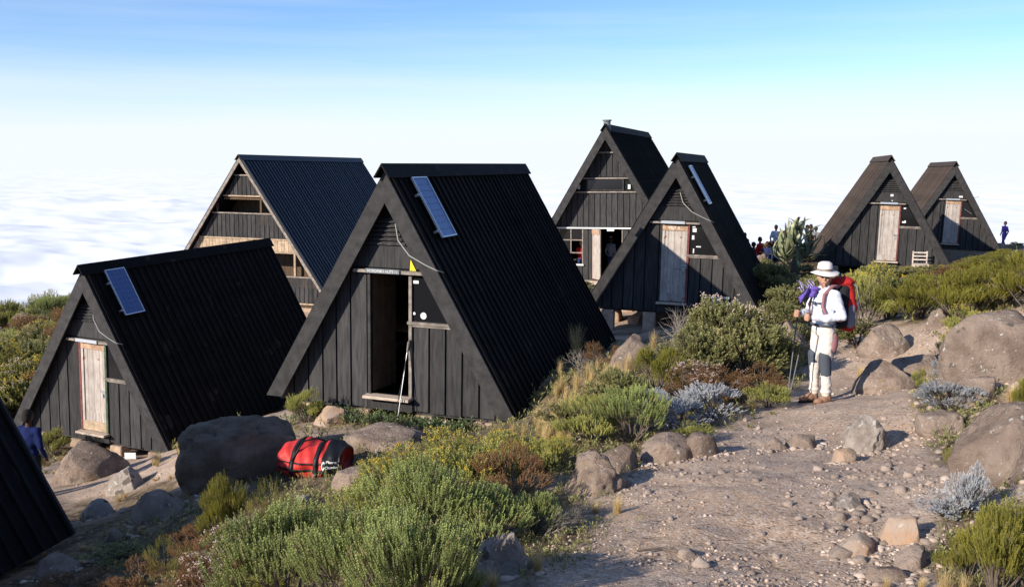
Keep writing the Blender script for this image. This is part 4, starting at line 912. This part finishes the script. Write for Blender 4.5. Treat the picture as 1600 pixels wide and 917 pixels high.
# bare dead branches beside the tall bush and path
def dead(px,py,hpx,label,seed,lean=0):
    r=np.random.default_rng(seed); p=at(px,py); k=p.y/F*hpx; mb=MB()
    def br(b,d,l,rad,lv):
        e=b+d*l; m_=(b+e)/2+r.normal(0,.04*l,3); mb.tube([tuple(b),tuple(m_),tuple(e)],[rad,rad*.8,rad*.55],5,False)
        if lv:
            for _ in range(4): q=d+r.normal(0,.55,3); q/=np.linalg.norm(q); br(b+(e-b)*r.uniform(.4,1),q,l*r.uniform(.5,.8),rad*.55,lv-1)
    for _ in range(4):
        d=np.array([lean+r.normal(0,.4),r.normal(0,.3),1.]); d/=np.linalg.norm(d); br(np.zeros(3),d,k*.5,k*.012,3)
    o=mb.build('dead_branches',M['deadtwig']); o.location=p; tag(o,label,'dead shrub')
dead(1062,575,95,'bare grey branches left of the tallest bush',1,-.2); dead(1078,625,70,'bare grey twigs between the bright green and the olive shrub',2,-.1); dead(850,840,60,'dark dead twigs in the shade beside the craggy boulder',3,.5); dead(880,830,50,'dead roots at the path edge below the craggy boulder',4,.8)
dead(905,590,60,'dry stalks beside the central roof',5,.1)
p=at(1020,866); t=MB(); t.tube([(-.1,0,.02),(.05,.02,.03),(.18,-.02,.02),(.26,-.09,.03),(.29,-.12,.015)],[.006,.009,.012,.018,.01],6); o=t.build('fallen_twig',M['bark']); o.location=p; tag(o,'curved brown twig lying on the path near the bottom','twig')
# giant senecio / lobelia rosette on the knoll
p=at(1240,436); gs=empty('giant_rosette_plant',p,0,'giant pale-leaved rosette plant in front of the standing people','plant'); hh=92*p.y/F
gs.scale=(hh/1.6,)*3
MB().tube([(0,0,-.3),(.02,0,.5),(0,0,.8)],[.13,.12,.09],8).build('trunk',M['bark'],gs)
def leafmesh(seed,L_,W_,cv):
    V=[];Fc=[]; n=6
    for i in range(n+1):
        f=i/n; wv=W_*math.sin(math.pi*min(1,.12+.88*f))**.7*(1 if f<1 else .05); x=L_*f*math.cos(cv*f); z=L_*f*math.sin(cv*f)*.9+.12*f*(1-f); 
        V+=[(x,-wv,z+wv*.45),(x,0,z),(x,wv,z+wv*.45)]
    for i in range(n):
        for j in (0,1): a=3*i+j; Fc.append([a,a+1,a+4,a+3])
    m=mesh('leaf',V,Fc,True); m.materials.append(M['bigleaf']); return m
LM=[leafmesh(1,.85,.055,1.1),leafmesh(2,.75,.06,.5),leafmesh(3,.9,.05,1.4),leafmesh(4,.8,.05,.1)]
for cx,cz,n in ((0,.75,44),(-.28,.45,26),(.33,.5,26),(.05,.1,30)):
    for i in range(n):
        u=i/n; o=link('leaf',random.choice(LM[:3] if u>.4 else LM[1:]),None,gs); o.location=(cx+random.uniform(-.05,.05),random.uniform(-.1,.1),cz+.25*u); o.rotation_euler=(random.uniform(-.3,.3),-(.15+1.05*u)+random.uniform(-.2,.2)+.3,i*2.399); s=random.uniform(.6,1.15); o.scale=(s,s,s)
# ------------------------------------------------------------ people
for k,c in dict(skin=(.45,.25,.17),skindark=(.09,.05,.035),hair=(.02,.015,.012),shirtw=(.66,.68,.74),beige=(.68,.60,.53),kneegrey=(.07,.08,.10),red=(.42,.022,.022),maroon=(.14,.04,.06),navy=(.02,.03,.09),purple=(.13,.08,.36),pink=(.45,.2,.2),greyc=(.18,.18,.2),blue_shaded=(.005,.012,.07),lilac=(.45,.38,.66),boot=(.30,.17,.11),hatw=(.72,.66,.63),strap=(.30,.14,.15),blackc=(.015,.015,.018),teal=(.08,.16,.2)).items():  # the blue jacket's dark tone has shade put into its colour
    M[k]=mat(k+'_cloth',c,.85 if k not in('skin',) else .55,var=.10,nscale=7,bump=.003 if k not in('skin','skindark','hair') else 0,bscale=18,spec=.2)
def sphere_pts(nu=14,nv=9):
    V=[(0,0,1)];F_=[]
    for i in range(1,nv):
        t=math.pi*i/nv
        for j in range(nu): a=2*math.pi*j/nu; V.append((math.sin(t)*math.cos(a),math.sin(t)*math.sin(a),math.cos(t)))
    V.append((0,0,-1)); n=len(V)-1
    for j in range(nu): F_.append([0,1+j,1+(j+1)%nu]); F_.append([n,n-1-j,n-1-(j+1)%nu])
    for i in range(nv-2):
        for j in range(nu): a=1+i*nu; k=(j+1)%nu; F_.append([a+j,a+nu+j,a+nu+k,a+k])
    return np.array(V),F_
SV,SF=sphere_pts()
CLOTH=('shirt','trousers','jacket','pack_front','pack_body','bottom_pouch')
def body(name,prims,vox,m,parent,smooth=2,tris=None):
    "union of tapered limbs and ellipsoids, fused into ONE continuous surface"
    V=[];Fc=[]
    def ell(c,r,rot=None):
        X=SV*np.array(r); 
        if rot is not None: X=X@np.array(rot.to_3x3()).T
        b=len(V); V.extend((X+np.array(c)).tolist()); Fc.extend([[i+b for i in f] for f in SF])
    for p in prims:
        if p[0]=='e': ell(p[1],p[2],p[3] if len(p)>3 else None)
        else:
            a,b_,r0,r1=np.array(p[1],float),np.array(p[2],float),p[3],p[4]; L_=np.linalg.norm(b_-a); n=max(2,int(L_/(min(r0,r1)*.45))+1)
            for i in range(n+1): f=i/n; r_=r0+(r1-r0)*f; ell(a+(b_-a)*f,(r_,r_,r_))
    me=mesh(name,V,Fc,True); o=bpy.data.objects.new('tmp',me); C.objects.link(o)
    md=o.modifiers.new('r','REMESH'); md.mode='VOXEL'; md.voxel_size=vox; md.use_smooth_shade=True
    if name in CLOTH:
        tx=bpy.data.textures.get('folds') or bpy.data.textures.new('folds','CLOUDS'); tx.noise_scale=.085; tx.noise_depth=1; q=o.modifiers.new('d','DISPLACE'); q.texture=tx; q.strength=.020 if vox<.012 else .03; q.mid_level=.5
    if smooth: s=o.modifiers.new('s','SMOOTH'); s.iterations=smooth; s.factor=.5
    dg=bpy.context.evaluated_depsgraph_get(); me2=bpy.data.meshes.new_from_object(o.evaluated_get(dg)); bpy.data.objects.remove(o); bpy.data.meshes.remove(me); me2.name=name
    me2.materials.clear(); me2.materials.append(m); me2.polygons.foreach_set('use_smooth',[True]*len(me2.polygons)); return link(name,me2,None,parent)
def simple_person(p,rz,pose,top,legs,label,h=1.72,skin='skindark',head='hair',vox=.022,group=None,arms='down'):
    root=empty('person',p,rz,label,'person',group); s=h/1.75; root.scale=(s,s,s)
    if pose=='sit': hz=.46; k=[(.11,-.42,.50),(-.11,-.40,.48)]; a=[(.12,-.45,.08),(-.12,-.42,.08)]
    elif pose=='walk': hz=.92; k=[(.09,-.17,.50),(-.09,.02,.48)]; a=[(.09,-.20,.09),(-.09,.30,.12)]
    else: hz=.93; k=[(.10,-.03,.50),(-.10,-.01,.50)]; a=[(.11,.0,.09),(-.11,.02,.09)]
    hip=[(.09,0,hz),(-.09,0,hz)]; sh=hz+.50; el=[]; ha=[]
    for i,sx in enumerate((1,-1)):
        if arms=='down': el.append((.25*sx,.04,sh-.29)); ha.append((.24*sx,-.08,sh-.53))
        elif arms=='fold' or (arms=='one' and i==0): el.append((.24*sx,-.04,sh-.27)); ha.append((.08*sx,-.24,sh-.20))
        elif arms=='up': el.append((.30*sx,-.12,sh-.12)); ha.append((.14*sx,-.22,sh+.10))
        else: el.append((.25*sx,.04,sh-.29)); ha.append((.26*sx,-.08,sh-.53))
    pr=[('e',(0,-.01,sh+.22),(.078,.095,.118)),('e',(0,-.10,sh+.20),(.016,.022,.022)),('e',(.077,.0,sh+.21),(.012,.02,.03)),('e',(-.077,.0,sh+.21),(.012,.02,.03)),('c',(0,.01,sh+.02),(0,0,sh+.14),.055,.05),('e',(0,0,hz+.33),(.15,.10,.22)),('e',(0,0,hz+.06),(.15,.10,.13))]
    for i in (0,1):
        sx=1-2*i; S_=(.17*sx,0,sh-.02); pr+=[('c',S_,el[i],.048,.038),('c',el[i],ha[i],.036,.026),('e',ha[i],(.030,.042,.05)),('c',hip[i],k[i],.075,.052),('c',k[i],a[i],.05,.035),('e',(a[i][0],a[i][1]-.07,a[i][2]-.045),(.042,.12,.04))]
        for f in range(4): pr.append(('c',(ha[i][0]-.018+.012*f,ha[i][1]-.03,ha[i][2]-.03),(ha[i][0]-.018+.012*f,ha[i][1]-.055,ha[i][2]-.075+.004*abs(f-1)),.009,.008))
    body('body',pr,vox*.75,M[skin],root,1)
    t=[('e',(0,.0,hz+.33),(.175,.125,.24)),('c',(.15,0,sh-.02),(-.15,0,sh-.02),.065,.065),('e',(0,0,hz+.06),(.165,.125,.12))]
    for i in (0,1):
        sx=1-2*i; e=np.array(el[i]);g=np.array(ha[i]); t+=[('c',(.17*sx,0,sh-.02),el[i],.064,.052),('c',el[i],tuple(e+(g-e)*.82),.05,.04)]
    body('jacket',t,vox,M[top],root,1)
    t=[('e',(0,0,hz-.0),(.165,.122,.12))]
    for i in (0,1): kk=np.array(k[i]);aa=np.array(a[i]); t+=[('c',hip[i],k[i],.095,.07),('c',k[i],tuple(kk+(aa-kk)*.95),.068,.052)]
    body('trousers',t,vox,M[legs],root,1)
    if head: body('hair' if head=='hair' else 'cap',[('e',(0,.012,sh+.255),(.088,.10,.095)),('e',(0,.045,sh+.20),(.08,.07,.09))],vox*.8,M[head],root,1)
    return root
# hiker ------------------------------------------------------
hp=at(1281,629); hk=empty('person',hp,R(-68),'hiker in white shirt and wide sun hat holding two trekking poles on the path','person')
s=(226*hp.y/F)/1.80; hk.scale=(s,s,s)
HY=Matrix.Rotation(R(50),4,'Z')     # head turned towards the viewer
def hd(x,y,z): v=HY@Vector((x,y,0)); return (v.x,v.y-.02,z)
ers=[]
def fist(c,ax,fw,side):
    "hand closed round a pole grip: palm, four unequal fingers in three bones, thumb from the side of the palm"
    c=Vector(c); ax=Vector(ax).normalized(); fw=Vector(fw).normalized(); sd=ax.cross(fw).normalized()*side; P=[('e',tuple(c-sd*.028-fw*.006),(.022,.030,.042))]
    P.append(('c',tuple(c-sd*.03+ax*.03),tuple(c-sd*.03-ax*.03),.019,.020))
    for i,(ln,r) in enumerate(((.95,.0088),(1.05,.0092),(1.0,.0088),(.82,.0078))):
        o=c+ax*(.030-.0205*i); a=o-sd*.026+fw*.022; b=o-sd*.004+fw*.033*ln; d=o+sd*.023+fw*.015; e=o+sd*.021-fw*.012*ln
        P+=[('c',tuple(a),tuple(b),r*1.08,r),('c',tuple(b),tuple(d),r,r*.95),('c',tuple(d),tuple(e),r*.95,r*.85)]
    a=c-sd*.030+ax*.026-fw*.010; b=c-sd*.004+ax*.046+fw*.012; d=c+sd*.018+ax*.044+fw*.018
    P+=[('c',tuple(a),tuple(b),.0125,.0105),('c',tuple(b),tuple(d),.0105,.009)]
    return P
LH=(.08,-.33,1.13); RH=(-.09,-.34,1.15); ax=Vector((.0,.12,1)).normalized()
skin=[('e',hd(0,0,1.615),(.074,.088,.108)),('e',hd(0,-.035,1.565),(.055,.055,.055)),('c',hd(0,-.078,1.62),hd(0,-.100,1.590),.010,.014),('e',hd(.0,-.085,1.548),(.024,.012,.007)),('e',hd(0,-.082,1.515),(.022,.018,.014)),
 ('e',hd(.076,.01,1.605),(.010,.020,.032)),('e',hd(-.076,.01,1.605),(.010,.020,.032)),('e',hd(.035,-.062,1.585),(.022,.02,.02)),('e',hd(-.035,-.062,1.585),(.022,.02,.02)),('c',(0,.015,1.42),(0,-.005,1.54),.056,.052),
 ('e',(0,0,1.27),(.13,.08,.20)),('e',(0,0,1.0),(.12,.08,.13)),('c',(.17,.01,1.40),(.235,.07,1.13),.046,.038),('c',(.235,.07,1.13),(.10,-.27,1.125),.037,.026),('c',(-.17,0,1.41),(-.22,-.06,1.14),.046,.038),('c',(-.22,-.06,1.14),(-.11,-.28,1.15),.037,.026),
 ('c',(.08,0,.93),(.09,-.02,.50),.062,.044),('c',(.09,-.02,.50),(.093,.01,.10),.042,.032),('c',(-.08,0,.93),(-.08,-.05,.50),.062,.044),('c',(-.08,-.05,.50),(-.088,-.03,.10),.042,.032)]
skin+=fist(LH,ax,(-.3,-1,0),-1)+fist(RH,ax,(.3,-1,0),1)
body('body',skin,.0055,M['skin'],hk,1)
body('shirt',[('e',(0,.005,1.27),(.178,.128,.22)),('e',(0,.0,1.12),(.165,.125,.16)),('c',(.155,.01,1.405),(-.155,.01,1.405),.062,.062),('c',(.04,.01,1.44),(-.04,.01,1.44),.068,.068),
 ('c',(.175,.01,1.40),(.245,.08,1.14),.066,.055),('c',(.245,.08,1.14),(.17,-.10,1.11),.056,.05),('c',(.17,-.10,1.11),(.105,-.26,1.125),.05,.038),('c',(-.175,.01,1.40),(-.225,-.06,1.15),.064,.054),('c',(-.225,-.06,1.15),(-.115,-.26,1.15),.052,.038),('e',(0,-.0,1.03),(.168,.128,.06)),
 ('c',(.20,.0,1.15),(.22,-.02,1.10),.03,.02),('c',(.08,-.125,1.20),(.13,-.09,1.08),.016,.01),('c',(-.02,-.128,1.35),(.05,-.12,1.22),.012,.008)],.009,M['shirtw'],hk,1)
body('collar',[('c',(.055,-.045,1.475),(.06,.03,1.49),.018,.018),('c',(-.055,-.045,1.475),(-.06,.03,1.49),.018,.018),('c',(.055,-.045,1.475),(.0,-.085,1.43),.016,.012),('c',(-.055,-.045,1.475),(.0,-.085,1.43),.016,.012)],.006,M['shirtw'],hk,1)
body('trousers',[('e',(0,.0,.95),(.165,.13,.11)),('c',(.08,.0,.92),(.09,-.02,.52),.096,.070),('c',(.09,-.02,.52),(.095,.01,.14),.068,.056),('e',(.095,.01,.165),(.066,.074,.04)),('e',(.093,.015,.25),(.063,.07,.03)),('c',(-.08,.0,.92),(-.08,-.05,.52),.096,.070),('c',(-.08,-.05,.52),(-.085,-.03,.14),.068,.056),('e',(-.085,-.03,.165),(.066,.074,.04))],.009,M['beige'],hk,1)
for sx,y0 in ((1,-.02),(-1,-.045)):
    body('knee_patch',[('c',(.088*sx,y0-.010,.62),(.092*sx,y0+.012,.40),.079,.070)],.01,M['kneegrey'],hk,1)
body('side_pocket',[('e',(.155,.05,.80),(.035,.055,.13))],.01,M['strap'],hk,1)
for sx,y0 in ((1,0.01),(-1,-.05)):
    b=body('boot',[('e',(.095*sx,y0-.02,.06),(.05,.09,.055)),('e',(.10*sx,y0-.12,.045),(.048,.075,.042)),('c',(.09*sx,y0+.03,.06),(.09*sx,y0+.02,.15),.052,.05)],.008,M['boot'],hk,1)
    q=MB(); q.prism([(.097*sx+.052*math.cos(a)*(1.0),y0-.06+.145*math.sin(a)) for a in [i*math.pi/8 for i in range(16)]],-.005,.02,'z'); q.build('sole',M['black'],b)
MB().tube([(.168*math.cos(a),.132*math.sin(a),1.015) for a in [i*math.pi/10 for i in range(21)]],.018,6).build('belt',M['kneegrey'],hk,smooth=True)
# hat, glasses, hair
def lathe(name,prof,m,parent,M4,n=32,wob=0):
    V=[];Fc=[]
    for (r_,z) in prof:
        for j in range(n): a=2*math.pi*j/n; V.append(tuple(M4@Vector((r_*math.cos(a),r_*math.sin(a)*1.06,z+wob*math.sin(2*a+.6)*(r_/.2)**2))))
    for i in range(len(prof)-1):
        for j in range(n): k=(j+1)%n; Fc.append([i*n+j,i*n+k,(i+1)*n+k,(i+1)*n+j])
    return link(name,mesh(name,V,Fc,True),m,parent)
hm=Matrix.Translation(hd(0,.005,1.69))@HY@Matrix.Rotation(R(3),4,'X')
ht=lathe('sun_hat',[(.001,.118),(.05,.114),(.082,.095),(.092,.05),(.096,.0),(.13,-.012),(.170,-.028),(.175,-.034),(.169,-.036),(.13,-.02),(.094,-.008),(.088,.0),(.085,.05),(.05,.10)],M['hatw'],hk,hm,wob=.018)
lathe('hat_band',[(.0975,.004),(.0985,.010),(.0965,.030),(.094,.034)],M['trim'],ht,hm,wob=0)
sg=body('sunglasses',[('e',hd(.033,-.083,1.622),(.028,.012,.017)),('e',hd(-.033,-.083,1.622),(.028,.012,.017)),('c',hd(.02,-.092,1.626),hd(-.02,-.092,1.626),.005,.005),('c',hd(.06,-.07,1.627),hd(.08,.01,1.622),.004,.004),('c',hd(-.06,-.07,1.627),hd(-.08,.01,1.622),.004,.004)],.0035,M['glass'],hk,0)
body('mouth',[('c',hd(.020,-.094,1.549),hd(-.020,-.094,1.549),.0045,.0045)],.003,M['pink'],hk,0)
body('hair',[('e',hd(0,.035,1.62),(.080,.070,.085)),('e',hd(0,.06,1.56),(.06,.045,.07))],.008,M['bark'],hk,1)
c=MB(); c.tube([hd(.08,0,1.66),hd(.06,-.04,1.55),hd(.0,-.08,1.46),hd(-.06,-.04,1.55),hd(-.08,0,1.66)],.003,5); c.build('chin_cord',M['greyc'],hk)
# purple scarf streaming from the neck
V=[];Fc=[];nu,nvv=18,7
for i in range(nu):
    f=i/(nu-1)
    for j in range(nvv):
        g=j/(nvv-1)-.5; w_=.09+.10*math.sin(min(1,f*1.3)*math.pi)*(1-.4*f); V.append((-.02-.05*f+.03*math.sin(9*f+3*g),-.08-.26*f+.02*math.sin(14*g+5*f),1.44-.12*f+.04*math.sin(3.1*f)+g*w_*.75+.012*math.sin(20*g+7*f)))
for i in range(nu-1):
    for j in range(nvv-1): a=i*nvv+j; Fc.append([a,a+1,a+nvv+1,a+nvv])
sc=link('scarf',mesh('scarf',V,Fc,True),M['purple'],hk); md=sc.modifiers.new('t','SOLIDIFY'); md.thickness=.012
fr=MB(); r=random.Random(4)
for i in range(12):
    f=r.uniform(.15,1); z=1.50-.06*f+r.uniform(-.02,.05); y=-.08-.26*f; fr.tube([(-.05,y,z),(-.05+r.uniform(-.05,.02),y-r.uniform(0,.05),z+r.uniform(.02,.07)),(-.05+r.uniform(-.07,.02),y-r.uniform(.0,.08),z+r.uniform(.04,.10))],[.006,.005,.002],4)
fr.build('fringe',M['lilac'],sc)
# backpack
bp=empty('backpack',(0,0,0)); bp.parent=None; bp.matrix_world=hk.matrix_basis; bp.name='backpack'; tag(bp,'red and black trekking backpack carried by the hiker','backpack')
body('pack_body',[('c',(0,.25,1.05),(0,.26,1.46),.115,.11),('c',(.07,.23,1.05),(.07,.23,1.44),.09,.085),('c',(-.07,.23,1.05),(-.07,.23,1.44),.09,.085)],.012,M['blackc'],bp,2)
body('pack_front',[('c',(0,.33,1.10),(0,.33,1.50),.115,.095),('e',(0,.27,1.54),(.16,.14,.07)),('c',(.09,.32,1.22),(.08,.28,1.53),.095,.065),('c',(-.09,.32,1.22),(-.08,.28,1.53),.095,.065)],.011,M['red'],bp,2)
body('side_pouch',[('c',(.15,.29,1.02),(.15,.30,1.22),.055,.05)],.01,M['greyc'],bp,1)
body('bottom_pouch',[('c',(.08,.34,.98),(-.08,.34,.98),.075,.075)],.011,M['red'],bp,2)
for sx in (1,-1):
    MB().tube([(.09*sx,.14,1.50),(.10*sx,.02,1.50),(.105*sx,-.10,1.40),(.12*sx,-.135,1.26),(.155*sx,-.10,1.14),(.17*sx,.04,1.08),(.15*sx,.15,1.06)],[.022,.024,.024,.022,.018,.014,.012],8).build('shoulder_strap',M['strap'],bp,smooth=True)
    MB().tube([(.12*sx,.20,1.56),(.14*sx,.36,1.50),(.13*sx,.43,1.32),(.12*sx,.42,1.12),(.10*sx,.40,.96)],.008,6).build('compression_strap',M['alu'],bp,smooth=True)
MB().tube([(.115,-.135,1.30),(0,-.155,1.29),(-.115,-.135,1.30)],.010,6).build('chest_strap',M['kneegrey'],bp,smooth=True)
MB().box(-.03,.03,-.18,-.155,1.27,1.31).build('buckle',M['kneegrey'],bp,bevel=.006)
# her poles
for i,(H_,tip) in enumerate(((LH,(.02,-.52)),(RH,(-.10,-.44)))):
    W_=hk.matrix_basis; a=W_@(Vector(H_)+ax*.06); b=W_@Vector((tip[0],tip[1],0)); b.z=float(ground(b.x,b.y)[0]); d=a-b
    t=empty('trekking_pole',b,0,['dark trekking pole in the left hand of the hiker','dark trekking pole in the right hand of the hiker'][i],'trekking pole','trekking poles of the hiker')
    MB().tube([(0,0,0),tuple(d*.55)],[.005,.007],8).build('lower_shaft',M['greyc'],t); MB().tube([tuple(d*.55),tuple(d*.9)],[.0085,.009],8).build('upper_shaft',M['blackc'],t)
    MB().tube([tuple(d*.88),tuple(d*.93),tuple(d*.985),tuple(d*1.0)],[.012,.014,.016,.012],8).build('grip',M['blackc'],t,smooth=True); MB().tube([tuple(d*.05),tuple(d*.056)],.028,10).build('basket',M['blackc'],t)
# far and near by-standers
def far(px,yh,D,pose,top,legs,label,h=1.72,rz=0,arms='down',head='hair',skin='skindark'):
    "head top seen at yh; stands on the ground there, on a knoll if the ground is lower"
    d=ray(px,yh)*D; hh=h if pose!='sit' else h*.76; g=float(ground(d.x,D)[0]); return simple_person((d.x,D,d.z-hh),rz,pose,top,legs,label,h,skin,head,.03,None,arms)
KN=[]
far(1213,352,44,'stand','shirtw','navy','standing person in a white shirt and dark trousers, left of the big rosette plant',rz=2.6)
far(1226,361,43,'stand','navy','blackc','person in dark clothes behind the left edge of the rosette plant',rz=.6)
far(1244,350,45,'stand','greyc','navy','person in dark grey standing right behind the rosette plant',rz=2.0,arms='fold')
far(1262,352,46,'stand','pink','navy','person in a faded pink top in the group of three on the ridge',rz=1.2,arms='fold')
far(1267,351,47.5,'stand','maroon','navy','middle person of the ridge group, partly behind the pink top',rz=-1.2)
far(1275,354,46,'stand','greyc','greyc','person in grey at the right of the ridge group of three',rz=-.9)
far(1188,369,42,'sit','red','navy','person in bright red seated on the rocky knoll',rz=.8)
far(1178,377,42.5,'sit','maroon','red','person in dark red reclining left of the bright red one',rz=1.4)
far(1199,376,41.5,'sit','navy','navy','person in dark blue seated right of the bright red one',rz=-.5)
far(1205,375,42.5,'sit','teal','navy','person in dull teal seated beside the one in dark blue',rz=.2)
far(1164,364,43,'stand','maroon','blackc','person in dark red just above the middle hut roof edge',rz=.4)
far(1571,346,57,'walk','purple','purple','lone person in purple walking on the skyline at the far right',rz=-1.3)
b=far(43,641,15.2,'stand','blue_shaded','blackc','person with dark hair and a blue jacket beside the left dark roof',rz=2.9)
# people in the chimney house
q=hutpt('B3',-1.18,1.0,.08); simple_person(q,HUT['B3'][3]+.5,'stand','red','navy','person in a red top behind the lower left window of the chimney house',1.55,'skin','hatw',.025,None,'fold')
q=hutpt('B3',.02,1.1,.08); simple_person(q,HUT['B3'][3]+2.6,'stand','greyc','navy','person in grey standing inside the doorway of the chimney house',1.72,'skindark','hair',.025,None,'down')
# ------------------------------------------------------------ red duffel bag
p=at(494,740); du=empty('duffel_bag',p,R(-12),'bright red duffel bag with black straps and white lettering lying in the shade','duffel bag')
k=p.y/F; L2=.50*105*k; Rr=.5*72*k
def dsurf(u,a,off=0):
    "u -1..1 along the bag, a angle"
    r_=Rr*(1-.30*abs(u)**3.2)+off; y=math.cos(a); z=math.sin(a); z=z if z>-.62 else -.62
    wr=1+.05*math.sin(7*u+3*a)+.03*math.sin(17*u-5*a)+.03*math.sin(4*u+7*a); sag=1-.16*math.exp(-((u-.1)/.35)**2)-.10*math.exp(-((u+.55)/.2)**2) if z>0 else 1
    return (u*L2,r_*y*1.25*wr,Rr*.55+r_*z*wr*sag*.95)
V=[];Fc=[];nu,na=41,40
for i in range(nu):
    for j in range(na): V.append(dsurf(-1+2*i/(nu-1),2*math.pi*j/na))
for i in range(nu-1):
    for j in range(na): q=(j+1)%na; a=i*na; Fc.append([a+j,a+na+j,a+na+q,a+q])
Fc.append(list(range(na))[::-1]); Fc.append([(nu-1)*na+j for j in range(na)])
M['duff']=mat('red_tarpaulin',(.58,.03,.024),.6,var=.12,nscale=5,bump=.012,bscale=7,spec=.5); M['duffb']=mat('black_tarpaulin',(.012,.012,.014),.5,bump=.006,bscale=8)
sh=link('shell',mesh('shell',V,Fc,True),M['duff'],du)
def strip(name,us,as_,wd,along='a',off=.006,m='duffb',par=None):
    V=[];Fc=[]
    n=len(us)
    for i in range(n):
        for s in (-1,1):
            V.append(dsurf(us[i]+(s*wd/L2 if along=='a' else 0),as_[i]+(s*wd/Rr if along=='u' else 0),off))
    for i in range(n-1): Fc.append([2*i,2*i+1,2*i+3,2*i+2])
    o=link(name,mesh(name,V,Fc,True),M[m],par or du); md=o.modifiers.new('t','SOLIDIFY'); md.thickness=.008; return o
an=[2*math.pi*i/36 for i in range(37)]
for u in (-.42,.34): strip('strap',[u]*37,an,.028)
strip('zip',[-.9+1.8*i/20 for i in range(21)],[math.pi*1.5+1.15 if 0 else math.pi/2+1.35]*21,.012,'u'); strip('side_band',[-.95+1.9*i/20 for i in range(21)],[-.0+math.pi*1.0+.15]*21,.018,'u')
# black end panel with emblem and words
V=[];Fc=[]
us=[.53+.47*i/8 for i in range(9)]
for u in us:
    for a in an: V.append(dsurf(u,a,.007))
for i in range(8):
    for j in range(36): a=i*37+j; Fc.append([a,a+37,a+38,a+1])
Fc.append([8*37+j for j in range(36)])
ep=link('end_panel',mesh('end_panel',V,Fc,True),M['duffb'],du)
MB().tube([dsurf(-.42,math.pi-.3,.02),tuple(Vector(dsurf(-.2,2.0,.10))),tuple(Vector(dsurf(.1,1.7,.12))),dsurf(.34,1.6,.02)],.012,7).build('handle',M['duffb'],du,smooth=True)
MB().box(-.02,.02,-.01,.01,-.015,.015).xf(Matrix.Translation(dsurf(.34,math.pi+.25,.018))).build('buckle',M['signb'],du)
def onbag(body_,size,u,a):
    t=bpy.data.curves.new('t','FONT'); t.body=body_; t.size=size; t.extrude=.0008; t.offset=.0015; to=bpy.data.objects.new('t',t); C.objects.link(to); dg=bpy.context.evaluated_depsgraph_get(); me=bpy.data.meshes.new_from_object(to.evaluated_get(dg)); bpy.data.objects.remove(to)
    for v in me.vertices:
        x,y=v.co.x,v.co.y; P=Vector(dsurf(min(u+x/L2,.999),a-y/Rr,.010+v.co.z+.001)); v.co=P
    return link('lettering',me,M['white'],ep)
onbag('Planet',.050,.665,math.pi-.28); onbag('Outdoor',.050,.655,math.pi-.02)
V=[];Fc=[]
for i in range(25):
    a=.4+i/24*5.3
    for s in (.55,1): V.append(dsurf(.60+.035*math.cos(a)*(s+.1)/.9*1.2,math.pi-.16+.17*math.sin(a)*s*1.2,.010))
for i in range(24): Fc.append([2*i,2*i+1,2*i+3,2*i+2])
link('emblem',mesh('emblem',V,Fc),M['white'],ep)
